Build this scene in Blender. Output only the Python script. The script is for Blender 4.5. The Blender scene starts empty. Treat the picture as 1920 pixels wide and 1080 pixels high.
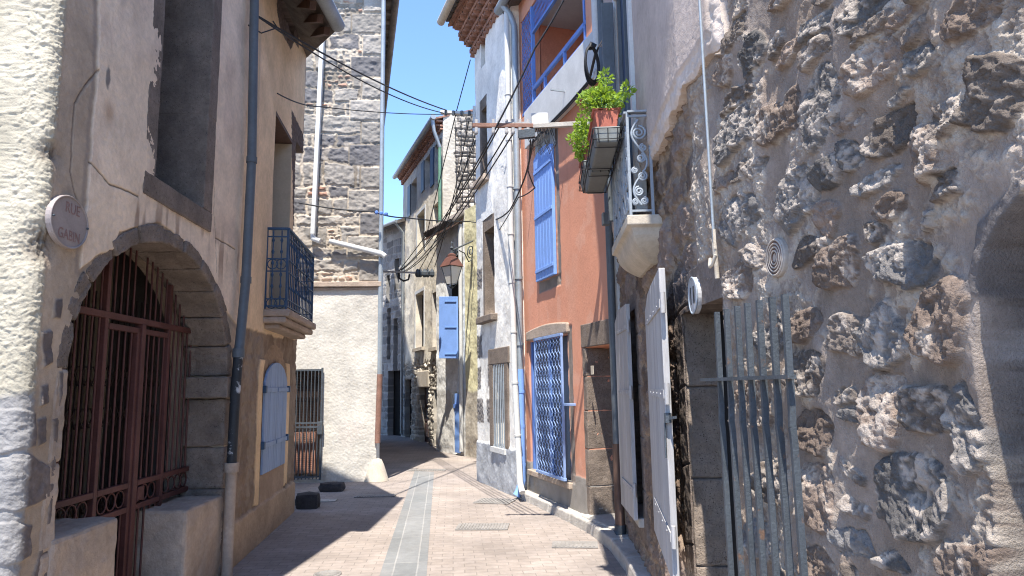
import bpy, math, random
import numpy as np
from mathutils import Vector, Matrix
R_ = math.radians
random.seed(7)
S = bpy.context.scene
C = S.collection
# ------------------------------------------------------------------ camera, sky, sun, exposure
F, PITCH, ROLL, EYE = 1280.0, R_(8.2), R_(0.9), 1.6      # pixels of a 1920 wide frame
SUN_AZ, SUN_EL = R_(8.0), R_(66.5)                       # light travels towards +Y, slightly +X
cd = bpy.data.cameras.new('camera'); cam = bpy.data.objects.new('camera', cd); C.objects.link(cam)
cd.sensor_width = 36; cd.lens = 36 * F / 1920; cd.clip_start = 0.05; cd.clip_end = 3000
fw = Vector((0, math.cos(PITCH), math.sin(PITCH))); up0 = Vector((0, -math.sin(PITCH), math.cos(PITCH))); rt0 = Vector((1, 0, 0))
rt = rt0 * math.cos(ROLL) - up0 * math.sin(ROLL); up = up0 * math.cos(ROLL) + rt0 * math.sin(ROLL)
cam.matrix_world = Matrix(((rt.x, up.x, -fw.x, 0), (rt.y, up.y, -fw.y, 0), (rt.z, up.z, -fw.z, EYE), (0, 0, 0, 1)))
S.camera = cam
w = bpy.data.worlds.new('World'); S.world = w; w.use_nodes = True
nt = w.node_tree; bg = nt.nodes['Background']; sky = nt.nodes.new('ShaderNodeTexSky')
sky.sky_type = 'NISHITA'; sky.sun_disc = False; sky.sun_elevation = SUN_EL; sky.sun_rotation = math.pi + SUN_AZ
sky.air_density = 1.0; sky.dust_density = 0.15; sky.ozone_density = 6.0; sky.altitude = 3000
nt.links.new(sky.outputs[0], bg.inputs[0]); bg.inputs[1].default_value = 0.15
sl = bpy.data.lights.new('sun', 'SUN'); sl.energy = 3.2; sl.angle = R_(0.5); sl.color = (1, 0.95, 0.87)
so = bpy.data.objects.new('sun', sl); C.objects.link(so)
sd = Vector((math.sin(SUN_AZ) * math.cos(SUN_EL), math.cos(SUN_AZ) * math.cos(SUN_EL), -math.sin(SUN_EL)))
so.rotation_euler = sd.to_track_quat('-Z', 'Y').to_euler(); so.location = (0, -20, 40)
S.view_settings.view_transform = 'Standard'; S.view_settings.look = 'None'; S.view_settings.gamma = 1
S.view_settings.exposure = 1.82
S.cycles.max_bounces = 7; S.cycles.diffuse_bounces = 5; S.cycles.use_denoising = True; S.cycles.denoiser = 'OPENIMAGEDENOISE'; S.cycles.denoising_input_passes = 'RGB_ALBEDO_NORMAL'; S.cycles.denoising_prefilter = 'NONE'; S.cycles.filter_width = 1.1; S.cycles.sample_clamp_indirect = 3

# ------------------------------------------------------------------ pixel rays, walls
def ray(x, y):
    u = (x - 960) / F; v = -(y - 540) / F
    c, s = math.cos(ROLL), math.sin(ROLL)
    r = u * c + v * s; q = -u * s + v * c
    return np.array([r, math.cos(PITCH) - q * math.sin(PITCH), math.sin(PITCH) + q * math.cos(PITCH)])
EYEP = np.array([0, 0, EYE])
def ground(x, y, z=0.0):
    d = ray(x, y); return EYEP + d * ((z - EYE) / d[2])
def at(x, y, depth):                                     # the point of a pixel's ray that lies depth metres down the street
    d = ray(x, y); return EYEP + d * (depth / d[1])
def proj(p):
    q = np.array(p) - EYEP; f = q[1] * math.cos(PITCH) + q[2] * math.sin(PITCH); h = -q[1] * math.sin(PITCH) + q[2] * math.cos(PITCH); r = q[0]
    c, s = math.cos(ROLL), math.sin(ROLL); return 960 + F * (r * c - h * s) / f, 540 - F * (r * s + h * c) / f
class Wall:
    def __init__(s, pts, side):
        s.p = np.array(pts, float); s.side = side
        seg = np.diff(s.p, axis=0); s.l = np.hypot(seg[:, 0], seg[:, 1]); s.cu = np.concatenate([[0], np.cumsum(s.l)])
        s.d = seg / s.l[:, None]; s.n = side * np.stack([-s.d[:, 1], s.d[:, 0]], 1)
    @classmethod
    def line(k, A, ang, y0, y1, side):
        t = math.tan(R_(ang)); return k([(A[0] + (y0 - A[1]) * t, y0), (A[0] + (y1 - A[1]) * t, y1)], side)
    def seg(s, u): return np.clip(np.searchsorted(s.cu, u, side='right') - 1, 0, len(s.l) - 1)
    def base(s, u):
        k = s.seg(u); return s.p[k] + (np.asarray(u) - s.cu[k])[..., None] * s.d[k]
    def nrm(s, u, r=0.05):
        u = np.asarray(u, float); a = sum(s.n[s.seg(u + q * r)] for q in (-1, -.5, 0, .5, 1)); return a / np.linalg.norm(a, axis=-1)[..., None]
    def P(s, u, z, off=0.0):
        b = s.base(np.array([u]))[0]; n = s.nrm(np.array([u]))[0]; return np.array([b[0] + n[0] * off, b[1] + n[1] * off, z])
    def uv(s, px, py, off=0.0):
        d = ray(px, py); best = None
        for k in range(len(s.l)):
            a = s.p[k] + s.n[k] * off; den = s.n[k] @ d[:2]
            if abs(den) < 1e-6: continue
            t = (s.n[k] @ a) / den
            if t <= 0: continue
            q = EYEP + t * d; u = s.d[k] @ (q[:2] - a)
            lo = -1e9 if k == 0 else -.02; hi = 1e9 if k == len(s.l) - 1 else s.l[k] + .02
            if lo <= u <= hi and (best is None or t < best[0]): best = (t, s.cu[k] + u, q[2])
        return best[1], best[2]
    def poly(s, l, off=0.0): return [s.uv(x, y, off) for x, y in l]
    def px(s, x, y, off=0.0): return s.P(*s.uv(x, y, off), off)
    def frame(s, u):                                     # along, up, out
        k = int(s.seg(np.array([u]))[0]); return np.array([*s.d[k], 0]), np.array([0, 0, 1.]), np.array([*s.n[k], 0])

# ------------------------------------------------------------------ numpy noise and masonry
def _h(ix, iy, seed):
    n = (ix.astype(np.int64) * 374761393 + iy.astype(np.int64) * 668265263 + seed * 1442695041) & 0xffffffff
    n = ((n ^ (n >> 13)) * 1274126177) & 0xffffffff
    return ((n ^ (n >> 16)) & 0xffff) / 65535.0
def vnoise(x, y, seed=0):
    x = np.asarray(x, float); y = np.asarray(y, float)
    xi = np.floor(x); yi = np.floor(y); fx = x - xi; fy = y - yi
    fx = fx * fx * (3 - 2 * fx); fy = fy * fy * (3 - 2 * fy)
    a = _h(xi, yi, seed); b = _h(xi + 1, yi, seed); c = _h(xi, yi + 1, seed); d = _h(xi + 1, yi + 1, seed)
    return (a * (1 - fx) + b * fx) * (1 - fy) + (c * (1 - fx) + d * fx) * fy
def fbm(x, y, o=4, seed=0, g=0.5):
    s = 0; a = 1; t = 0
    for i in range(o):
        s = s + a * vnoise(x * 2 ** i + i * 17.3, y * 2 ** i - i * 9.1, seed + i); t += a; a *= g
    return s / t
def sm(a, b, x):
    t = np.clip((x - a) / (b - a), 0, 1); return t * t * (3 - 2 * t)
def mixc(c, d, m): return c * (1 - m[..., None]) + d * m[..., None]
def col(r, g, b, U): return np.broadcast_to(np.array([r, g, b], float), U.shape + (3,)).copy()
def pip(U, Z, poly):
    poly = np.asarray(poly); ins = np.zeros(U.shape, bool); n = len(poly); j = n - 1
    for i in range(n):
        (xi, yi), (xj, yj) = poly[i], poly[j]
        if yi != yj: ins ^= ((yi > Z) != (yj > Z)) & (U < (xj - xi) * (Z - yi) / (yj - yi) + xi)
        j = i
    return ins
def courses(U, Z, hmin, hmax, wmin, wmax, seed, warp=0.03):
    """rough coursed rubble: distance to the nearest joint and a random number per stone"""
    rg = np.random.RandomState(seed)
    Uw = U + warp * 2 * (fbm(U * 3, Z * 3, 3, seed + 1) - .5) + warp * (fbm(U * 14, Z * 14, 2, seed + 5) - .5)
    Zw = Z + warp * 2 * (fbm(U * 2.5, Z * 3, 3, seed + 2) - .5) + warp * (fbm(U * 14, Z * 14, 2, seed + 6) - .5)
    z0 = Zw.min() - .1; zs = [z0]
    while zs[-1] < Zw.max() + .1: zs.append(zs[-1] + rg.uniform(hmin, hmax))
    zs = np.array(zs); r = np.clip(np.searchsorted(zs, Zw) - 1, 0, len(zs) - 2)
    dist = np.minimum(Zw - zs[r], zs[r + 1] - Zw); rid = np.zeros(U.shape)
    u0, u1 = Uw.min() - .1, Uw.max() + .1
    for k in range(len(zs) - 1):
        m = r == k
        us = [u0 - rg.uniform(0, wmax)]
        while us[-1] < u1: us.append(us[-1] + rg.uniform(wmin, wmax) * (1 if rg.rand() > .25 else .5))
        us = np.array(us); rv = rg.rand(len(us))
        if not m.any(): continue
        b = np.clip(np.searchsorted(us, Uw[m]) - 1, 0, len(us) - 2)
        dist[m] = np.minimum(dist[m], np.minimum(Uw[m] - us[b], us[b + 1] - Uw[m])); rid[m] = rv[b]
    return dist, rid

# ------------------------------------------------------------------ objects
MATS = {}
def things_loc(o):
    v = np.zeros(3)
    while o is not None: v += np.array(o.location); o = o.parent
    return v
def tag(o, label=None, cat=None, group=None, kind=None):
    for k, v in (('label', label), ('category', cat), ('group', group), ('kind', kind)):
        if v: o[k] = v
    return o
def thing(name, label, cat, loc, group=None):
    o = bpy.data.objects.new(name, None); o.empty_display_size = .1; C.objects.link(o)
    o.location = [float(q) for q in loc]; return tag(o, label, cat, group)
def link(name, me, m, parent=None, label=None):
    o = bpy.data.objects.new(name, me); C.objects.link(o); me.materials.append(m)
    if parent is not None: o.parent = parent
    if label: o['label'] = label
    return o
class MB:
    def __init__(s): s.v = []; s.f = []; s.sm = []
    def add(s, vs, fs, smooth=False):
        b = len(s.v); s.v += [tuple(float(q) for q in v) for v in vs]; s.f += [tuple(b + i for i in f) for f in fs]; s.sm += [smooth] * len(fs); return s
    def hexa(s, p):                                      # 8 points: bottom ring then top ring
        return s.add(p, [(3, 2, 1, 0), (4, 5, 6, 7), (0, 1, 5, 4), (1, 2, 6, 5), (2, 3, 7, 6), (3, 0, 4, 7)])
    def wbox(s, W, u0, u1, z0, z1, o0, o1):
        return s.hexa([W.P(u0, z0, o0), W.P(u1, z0, o0), W.P(u1, z0, o1), W.P(u0, z0, o1), W.P(u0, z1, o0), W.P(u1, z1, o0), W.P(u1, z1, o1), W.P(u0, z1, o1)])
    def box(s, c, sx, sy, sz, rot=0):
        a, b = math.cos(rot), math.sin(rot); o = []
        for z in (-.5, .5):
            for x, y in ((-.5, -.5), (.5, -.5), (.5, .5), (-.5, .5)):
                X, Y = x * sx, y * sy; o.append((c[0] + X * a - Y * b, c[1] + X * b + Y * a, c[2] + z * sz))
        return s.hexa(o)
    def prism(s, front, back):
        n = len(front); f = [tuple(range(n)), tuple(range(2 * n - 1, n - 1, -1))]
        for i in range(n): j = (i + 1) % n; f.append((i, i + n, j + n, j))
        return s.add(list(front) + list(back), f)
    def wprism(s, W, uz, o0, o1): return s.prism([W.P(u, z, o1) for u, z in uz], [W.P(u, z, o0) for u, z in uz])
    def bar(s, a, b, wx, wy, upv=(0, 0, 1)):
        a = np.array(a, float); b = np.array(b, float); t = (b - a) / np.linalg.norm(b - a); q = np.array(upv, float)
        if abs(t @ q) > .95: q = np.array([1., 0, 0])
        x = np.cross(t, q); x /= np.linalg.norm(x); y = np.cross(x, t)
        return s.hexa([p + x * i * wx / 2 + y * j * wy / 2 for p in (a, b) for i, j in ((-1, -1), (1, -1), (1, 1), (-1, 1))])
    def tube(s, pts, r, k=8, closed=False):
        pts = [np.array(p, float) for p in pts]; n = len(pts); rs = r if hasattr(r, '__len__') else [r] * n
        t0 = pts[1] - pts[0]; q = np.array([0, 0, 1.]) if abs(t0[2]) < .9 * np.linalg.norm(t0) else np.array([1., 0, 0]); vs = []; prev = None
        for i, p in enumerate(pts):
            t = pts[(i + 1) % n if closed else min(i + 1, n - 1)] - pts[i - 1 if (closed or i) else 0]; t = t / (np.linalg.norm(t) + 1e-12)
            x = np.cross(t, q) if prev is None else prev - t * (prev @ t); x /= np.linalg.norm(x) + 1e-12; prev = x; y = np.cross(t, x)
            vs += [p + rs[i] * (math.cos(2 * math.pi * j / k) * x + math.sin(2 * math.pi * j / k) * y) for j in range(k)]
        fs = []
        for i in range(n if closed else n - 1):
            m = (i + 1) % n
            fs += [(i * k + j, i * k + (j + 1) % k, m * k + (j + 1) % k, m * k + j) for j in range(k)]
        s.add(vs, fs, True)
        if not closed:
            s.add(vs[:k], [tuple(range(k - 1, -1, -1))]); s.add(vs[-k:], [tuple(range(k))])
        return s
    def lathe(s, c, prof, k=16, ax=None):                # prof: (radius, height) along axis frame
        x, y, z = ax if ax is not None else (np.array([1., 0, 0]), np.array([0, 1., 0]), np.array([0, 0, 1.])); c = np.array(c, float)
        vs = [c + z * h + r * (math.cos(2 * math.pi * j / k) * x + math.sin(2 * math.pi * j / k) * y) for r, h in prof for j in range(k)]
        fs = [(i * k + j, i * k + (j + 1) % k, (i + 1) * k + (j + 1) % k, (i + 1) * k + j) for i in range(len(prof) - 1) for j in range(k)]
        s.add(vs, fs, k > 8); n = len(prof)
        s.add(vs[:k], [tuple(range(k - 1, -1, -1))]); s.add(vs[-k:], [tuple(range(k))]); return s
    def build(s, name, m, parent=None, bevel=0, label=None, rough=0):
        L = things_loc(parent); me = bpy.data.meshes.new(name)
        me.from_pydata([(v[0] - L[0], v[1] - L[1], v[2] - L[2]) for v in s.v], [], s.f); me.validate()
        if len(s.sm) == len(me.polygons): me.polygons.foreach_set('use_smooth', s.sm)
        o = link(name, me, m, parent, label)
        if bevel:
            b = o.modifiers.new('bevel', 'BEVEL'); b.width = bevel; b.segments = 2; b.limit_method = 'ANGLE'; b.angle_limit = R_(40)
        return o
    def top(s, name, m, label, cat, group=None, bevel=0):
        """a thing that is one mesh; its origin sits at its own base"""
        v = np.array(s.v); c = np.array([(v[:, 0].min() + v[:, 0].max()) / 2, (v[:, 1].min() + v[:, 1].max()) / 2, v[:, 2].min()])
        me = bpy.data.meshes.new(name); me.from_pydata([tuple(q) for q in (v - c)], [], s.f); me.validate()
        if len(s.sm) == len(me.polygons): me.polygons.foreach_set('use_smooth', s.sm)
        o = link(name, me, m); o.location = [float(q) for q in c]; tag(o, label, cat, group)
        if bevel:
            b = o.modifiers.new('bevel', 'BEVEL'); b.width = bevel; b.segments = 2; b.limit_method = 'ANGLE'; b.angle_limit = R_(40)
        return o
def grid(name, W, us, zs, fn, m, parent, holes=(), depth=.25, label=None):
    """a wall face as a fine sheet: fn(U, Z) gives relief and colour; holes are (u0,u1,z0,z1) or functions; every free edge is turned back by depth"""
    us = np.asarray(us, float); zs = np.asarray(zs, float)
    for h in holes:
        if not callable(h):
            for arr, e in (('u', h[0]), ('u', h[1]), ('z', h[2]), ('z', h[3])):
                a = us if arr == 'u' else zs; i = int(np.argmin(abs(a - e)))
                if a[0] < e < a[-1]: a[i] = e
    U, Z = np.meshgrid(us, zs, indexing='ij'); H, K = fn(U, Z)
    b = W.base(U); n = W.nrm(U)
    V = np.concatenate([b + n * H[..., None], Z[..., None]], -1); nu, nz = U.shape
    keep = np.ones((nu - 1, nz - 1), bool); cu = (U[:-1, :-1] + U[1:, 1:]) / 2; cz = (Z[:-1, :-1] + Z[1:, 1:]) / 2
    for h in holes: keep &= ~(h(cu, cz) if callable(h) else (cu > h[0]) & (cu < h[1]) & (cz > h[2]) & (cz < h[3]))
    idx = np.arange(nu * nz).reshape(nu, nz)
    q = np.stack([idx[:-1, :-1], idx[1:, :-1], idx[1:, 1:], idx[:-1, 1:]], -1)[keep]
    kp = np.pad(keep, 1); E = []
    a = keep & ~kp[:-2, 1:-1]; E.append(np.stack([idx[:-1, :-1][a], idx[:-1, 1:][a]], 1))
    a = keep & ~kp[2:, 1:-1]; E.append(np.stack([idx[1:, 1:][a], idx[1:, :-1][a]], 1))
    a = keep & ~kp[1:-1, :-2]; E.append(np.stack([idx[1:, :-1][a], idx[:-1, :-1][a]], 1))
    a = keep & ~kp[1:-1, 2:]; E.append(np.stack([idx[:-1, 1:][a], idx[1:, 1:][a]], 1))
    E = np.concatenate(E); fv = V.reshape(-1, 3)
    back = np.concatenate([b + n * (-depth), Z[..., None]], -1).reshape(-1, 3); kf = K.reshape(-1, 3)
    N0 = len(fv); ne = len(E)
    ring = np.concatenate([fv[E[:, 0]], fv[E[:, 1]], back[E[:, 1]], back[E[:, 0]]]); rc = np.concatenate([kf[E[:, 0]], kf[E[:, 1]], kf[E[:, 1]], kf[E[:, 0]]])
    e = np.arange(ne); rq = np.stack([N0 + e, N0 + ne + e, N0 + 2 * ne + e, N0 + 3 * ne + e], 1)
    allv = np.concatenate([fv, ring]) - things_loc(parent); allq = np.concatenate([q, rq])
    if W.side < 0: allq = allq[:, ::-1]
    me = bpy.data.meshes.new(name); me.vertices.add(len(allv)); me.vertices.foreach_set('co', allv.ravel())
    nq = len(allq); me.loops.add(nq * 4); me.loops.foreach_set('vertex_index', allq.ravel().astype(np.int32))
    me.polygons.add(nq); me.polygons.foreach_set('loop_start', np.arange(0, nq * 4, 4, dtype=np.int32)); me.polygons.foreach_set('loop_total', np.full(nq, 4, np.int32))
    me.polygons.foreach_set('use_smooth', np.ones(nq, bool))
    ca = me.color_attributes.new('Col', 'FLOAT_COLOR', 'POINT'); c4 = np.ones((len(allv), 4), np.float32); c4[:, :3] = np.clip(np.concatenate([kf, rc]), .005, .95)
    ca.data.foreach_set('color', c4.ravel()); me.update(calc_edges=True)
    return link(name, me, m, parent, label)

def mat(name, rgb=(.5, .5, .5), rough=.85, var=.2, vs=3.0, bump=.25, bs=60.0, attr=False, metal=0, pits=0, pscale=60, spots=None, coords='Object', stretch=(1, 1, 1), spec=.3):
    m = bpy.data.materials.new(name); m.use_nodes = True; t = m.node_tree; N = t.nodes; L = t.links; p = N['Principled BSDF']
    tc = N.new('ShaderNodeTexCoord'); mp = N.new('ShaderNodeMapping'); mp.inputs['Scale'].default_value = stretch; L.new(tc.outputs[coords], mp.inputs[0])
    def noise(sc, det=5, ro=.6):
        n = N.new('ShaderNodeTexNoise'); n.inputs['Scale'].default_value = sc; n.inputs['Detail'].default_value = det; n.inputs['Roughness'].default_value = ro; L.new(mp.outputs[0], n.inputs['Vector']); return n
    def mr(src, a, b, c, d):
        r = N.new('ShaderNodeMapRange'); L.new(src, r.inputs[0]); 
        for i, v in enumerate((a, b, c, d)): r.inputs[i + 1].default_value = v
        return r.outputs[0]
    if attr:
        c = N.new('ShaderNodeAttribute'); c.attribute_name = 'Col'; base = c.outputs['Color']
    else:
        c = N.new('ShaderNodeRGB'); c.outputs[0].default_value = (*rgb, 1); base = c.outputs[0]
    def mul(base, fac_out):
        x = N.new('ShaderNodeMix'); x.data_type = 'RGBA'; x.blend_type = 'MULTIPLY'; x.inputs[0].default_value = 1
        g = N.new('ShaderNodeCombineColor')
        for i in range(3): L.new(fac_out, g.inputs[i])
        L.new(base, x.inputs[6]); L.new(g.outputs[0], x.inputs[7]); return x.outputs[2]
    n1 = noise(vs); n2 = noise(vs * 9, 6, .7)
    base = mul(base, mr(n1.outputs[0], .3, .7, 1 - var, 1 + var)); base = mul(base, mr(n2.outputs[0], .3, .7, 1 - var * .7, 1 + var * .7))
    if spots:                                            # (rgb, scale, threshold)
        n3 = noise(spots[1], 6, .65); x = N.new('ShaderNodeMix'); x.data_type = 'RGBA'; L.new(mr(n3.outputs[0], spots[2], spots[2] + .06, 0, 1), x.inputs[0])
        L.new(base, x.inputs[6]); x.inputs[7].default_value = (*spots[0], 1); base = x.outputs[2]
    hgt = noise(bs, 6, .65).outputs[0]
    if pits:
        v = N.new('ShaderNodeTexVoronoi'); v.inputs['Scale'].default_value = pscale; v.inputs['Randomness'].default_value = 1; L.new(mp.outputs[0], v.inputs['Vector'])
        nn = noise(pscale * .35, 2)
        s1 = N.new('ShaderNodeMath'); s1.operation = 'MULTIPLY_ADD'; L.new(nn.outputs[0], s1.inputs[0]); s1.inputs[1].default_value = -.75; L.new(mr(v.outputs['Distance'], .0, .6, .25, 1.0), s1.inputs[2])
        pm = mr(s1.outputs[0], -.02, .18, 1 - pits, 1.0); base = mul(base, pm)
        a = N.new('ShaderNodeMath'); a.operation = 'MULTIPLY_ADD'; L.new(pm, a.inputs[0]); a.inputs[1].default_value = 1.2; L.new(hgt, a.inputs[2]); hgt = a.outputs[0]
    b = N.new('ShaderNodeBump'); b.inputs['Strength'].default_value = bump; b.inputs['Distance'].default_value = .01; L.new(hgt, b.inputs['Height']); L.new(b.outputs[0], p.inputs['Normal'])
    L.new(base, p.inputs['Base Color']); p.inputs['Roughness'].default_value = rough; p.inputs['Metallic'].default_value = metal; p.inputs['Specular IOR Level'].default_value = spec
    MATS[name] = m; return m
def worn(o, lv=3, st=.02, size=.12):
    q = o.modifiers.new('subdivide', 'SUBSURF'); q.subdivision_type = 'SIMPLE'; q.levels = q.render_levels = lv
    t = bpy.data.textures.get('worn%g' % size) or bpy.data.textures.new('worn%g' % size, 'CLOUDS'); t.noise_scale = size; t.noise_depth = 4
    d = o.modifiers.new('wear', 'DISPLACE'); d.texture = t; d.strength = st; d.mid_level = .5; d.texture_coords = 'GLOBAL'; return o
M_WALL = mat('masonry', attr=True, rough=.92, var=.16, vs=2.5, bump=.45, bs=110, spec=.15)
M_ROUGH = mat('rough_stone', attr=True, rough=.95, var=.2, vs=6, bump=1.0, bs=150, spec=.12)
M_BASALT = mat('basalt', (.195, .155, .125), .9, .28, 4, .8, 70, pits=.6, pscale=75, spec=.2)
M_BASALT_D = mat('dark_basalt', (.05, .045, .045), .9, .3, 4, .8, 70, pits=.5, pscale=75, spec=.2)
M_RENDER = mat('render', (.38, .30, .235), .92, .2, 3, .6, 60, spec=.15)
M_CREAM = mat('cream_stone', (.46, .40, .32), .85, .15, 4, .35, 60)
M_WHITEP = mat('white_paint', (.55, .545, .52), .6, .1, 4, .2, 60)
M_MAROON = mat('maroon_paint', (.095, .036, .030), .55, .25, 5, .2, 80)
M_BLUEGREY = mat('blue_grey_paint', (.105, .118, .128), .5, .15, 3, .2, 50)
M_ZINC = mat('zinc', (.30, .33, .35), .5, .15, 4, .15, 30, metal=.3)
M_BLUE = mat('blue_paint', (.12, .22, .52), .45, .1, 4, .2, 60)
M_LBLUE = mat('light_blue_paint', (.20, .345, .70), .55, .08, 4, .2, 60)
M_BALC = mat('balcony_blue', (.03, .07, .135), .5, .2, 5, .3, 60)
M_SHUT_Y = mat('faded_blue_wood', (.26, .35, .50), .7, .14, 2, .3, 40, stretch=(3, 3, .4))
M_SHUT_R = mat('pale_grey_wood', (.37, .355, .345), .75, .2, 2, .4, 40, stretch=(3, 3, .3))
M_IRON = mat('iron', (.075, .086, .097), .55, .2, 6, .4, 90, metal=.3, spots=((.16, .10, .07), 14, .62))
M_BLACK = mat('black_rubber', (.015, .015, .017), .6, .1, 3, .1, 30)
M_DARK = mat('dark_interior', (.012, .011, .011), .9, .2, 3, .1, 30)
M_DARKWOOD = mat('dark_wood', (.035, .022, .018), .7, .3, 2, .4, 30, stretch=(3, 3, .3))
M_BROWNWOOD = mat('brown_wood', (.10, .06, .045), .7, .25, 3, .4, 30, stretch=(4, 4, .4))
M_TILE = mat('terracotta_tile', (.32, .17, .12), .9, .35, 6, .5, 60, spots=((.12, .10, .085), 9, .58))
M_TILE_D = mat('weathered_tile', (.14, .12, .105), .9, .35, 6, .5, 60)
M_TERRA = mat('terracotta', (.34, .10, .065), .7, .15, 5, .2, 40)
M_TROUGH = mat('grey_trough', (.16, .17, .165), .6, .1, 4, .15, 40)
M_WIRE = mat('wire_black', (.03, .03, .032), .6, .1, 3, .1, 20)
M_RUST = mat('rust', (.24, .13, .095), .8, .25, 8, .4, 60)
M_CONC = mat('concrete', (.40, .37, .33), .9, .2, 4, .5, 50)
M_GREYIRON = mat('cast_grate', (.22, .205, .19), .7, .2, 6, .4, 60)
M_WIREPALE = mat('pale_iron', (.27, .30, .33), .5, .12, 6, .2, 60)
M_COPPER = mat('lamp_copper', (.16, .075, .06), .5, .2, 6, .2, 40, metal=.3)
M_YCREAM = mat('yellow_cream', (.50, .40, .28), .9, .1, 3, .3, 60)
M_GUARD = mat('pale_blue_paint', (.24, .34, .56), .55, .1, 4, .2, 60)
M_SLATE = mat('slate_blue', (.055, .08, .13), .5, .1, 3, .2, 40)
M_ORANGE = mat('orange_render', (.52, .21, .13), .92, .1, 3, .8, 160, spec=.1)
M_PLANKW = mat('white_planks', (.50, .50, .48), .7, .08, 3, .2, 40)
M_LGLASS = mat('lamp_glass', (.75, .71, .63), .35, .05, 3, .05, 20)
M_GREENP = mat('green_pipe', (.12, .24, .16), .6, .3, 5, .3, 40)
M_PLATE = mat('enamel', (.31, .262, .24), .5, .12, 8, .2, 40, spots=((.33, .24, .20), 25, .66))
M_RED = mat('faded_red', (.25, .15, .13), .6, .2, 10, .1, 40, spots=((.33, .27, .25), 45, .58))
M_YELLOW = mat('yellow_render', (.66, .60, .33), .9, .12, 3, .4, 60)
def leafmat(name, rgb):
    m = mat(name, rgb, .55, .3, 9, .1, 40); N = m.node_tree.nodes; L = m.node_tree.links; p = N['Principled BSDF']
    tr = N.new('ShaderNodeBsdfTranslucent'); tr.inputs[0].default_value = (rgb[0] * 1.6, rgb[1] * 1.5, rgb[2] * .7, 1); mx = N.new('ShaderNodeMixShader'); mx.inputs[0].default_value = .35
    L.new(p.outputs[0], mx.inputs[1]); L.new(tr.outputs[0], mx.inputs[2]); L.new(mx.outputs[0], N['Material Output'].inputs[0]); return m
M_LEAF = leafmat('leaves_bright', (.22, .33, .05)); M_LEAF2 = leafmat('leaves_green', (.09, .19, .03))
def lin(a, b, n): return [np.array(a, float) + (np.array(b, float) - np.array(a, float)) * i / n for i in range(n + 1)]
# ------------------------------------------------------------------ ground and street
def sheet(name, poly, z, m, kind='structure'):
    b = MB(); b.add([(x, y, z) for x, y in poly], [tuple(range(len(poly)))]); o = b.build(name, m); o['kind'] = kind; return o
def brickmat(name, c1, c2, cm, bw, rh, rot, mortar=.006, off=.5, bump=.5, var=.18, dirt=(.30, .24, .20)):
    m = mat(name, c1, .85, var, 1.2, .3, 90, spec=.2); t = m.node_tree; N = t.nodes; L = t.links; p = N['Principled BSDF']
    tc = N.new('ShaderNodeTexCoord'); mp = N.new('ShaderNodeMapping'); mp.inputs['Rotation'].default_value = (0, 0, rot); L.new(tc.outputs['Object'], mp.inputs[0])
    wn = N.new('ShaderNodeTexNoise'); wn.inputs['Scale'].default_value = 5; L.new(tc.outputs['Object'], wn.inputs[0])
    ad = N.new('ShaderNodeMix'); ad.data_type = 'VECTOR'; ad.inputs[0].default_value = .012; L.new(mp.outputs[0], ad.inputs[4]); L.new(wn.outputs[1], ad.inputs[5])
    b = N.new('ShaderNodeTexBrick'); b.offset = off; L.new(ad.outputs[1], b.inputs['Vector'])
    b.inputs['Scale'].default_value = 1; b.inputs['Brick Width'].default_value = bw; b.inputs['Row Height'].default_value = rh; b.inputs['Mortar Size'].default_value = mortar; b.inputs['Mortar Smooth'].default_value = .3
    b.inputs['Color1'].default_value = (*c1, 1); b.inputs['Color2'].default_value = (*c2, 1); b.inputs['Mortar'].default_value = (*cm, 1); b.inputs['Bias'].default_value = 0
    old = [l for l in L if l.to_socket == p.inputs['Base Color']][0].from_socket
    # reuse the noise chain of mat(): swap its plain colour for the bricks
    rgb = [n for n in N if n.type == 'RGB'][0]; tgt = [l.to_socket for l in L if l.from_node == rgb]
    n3 = N.new('ShaderNodeTexNoise'); n3.inputs['Scale'].default_value = .9; n3.inputs['Detail'].default_value = 6; L.new(tc.outputs['Object'], n3.inputs[0])
    r3 = N.new('ShaderNodeMapRange'); r3.inputs[1].default_value = .5; r3.inputs[2].default_value = .72; r3.inputs[4].default_value = .7; L.new(n3.outputs[0], r3.inputs[0])
    mx = N.new('ShaderNodeMix'); mx.data_type = 'RGBA'; L.new(r3.outputs[0], mx.inputs[0]); L.new(b.outputs[0], mx.inputs[6]); mx.inputs[7].default_value = (*dirt, 1)
    for q in tgt: L.new(mx.outputs[2], q)
    bm = [n for n in N if n.type == 'BUMP'][0]; src = [l for l in L if l.to_socket == bm.inputs['Height']][0].from_socket
    sb = N.new('ShaderNodeMath'); sb.operation = 'MULTIPLY_ADD'; L.new(b.outputs['Fac'], sb.inputs[0]); sb.inputs[1].default_value = -bump; L.new(src, sb.inputs[2]); L.new(sb.outputs[0], bm.inputs['Height'])
    return m
M_PAVE = brickmat('paving_brick', (.25, .212, .185), (.29, .248, .22), (.19, .165, .145), .20, .10, R_(-5), .005, dirt=(.225, .195, .175))
M_GUTTER = brickmat('gutter_slabs', (.155, .16, .16), (.19, .192, .19), (.25, .245, .235), 1.1, .205, R_(90 - 6), .008, off=0, bump=.2, dirt=(.23, .22, .21))
M_EARTH = mat('outer_ground', (.30, .25, .21), .95, .2, .5, .3, 20)
sheet('ground', [(-900, -300), (900, -300), (900, 1500), (-900, 1500)], -.012, M_EARTH)
sheet('street', [(-14, -8), (8, -8), (8, 30), (-14, 30)], -.004, M_PAVE)
g0, g1 = np.array([-1.19, 6.24]), np.array([-1.87, 12.86]); h0, h1 = np.array([-.78, 6.22]), np.array([-1.47, 12.7])
gl = [g0 + (g1 - g0) * k for k in (-1.6, 0, 1, 1.12)]; gr = [h0 + (h1 - h0) * k for k in (-1.6, 0, 1, 1.12)]
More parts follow.
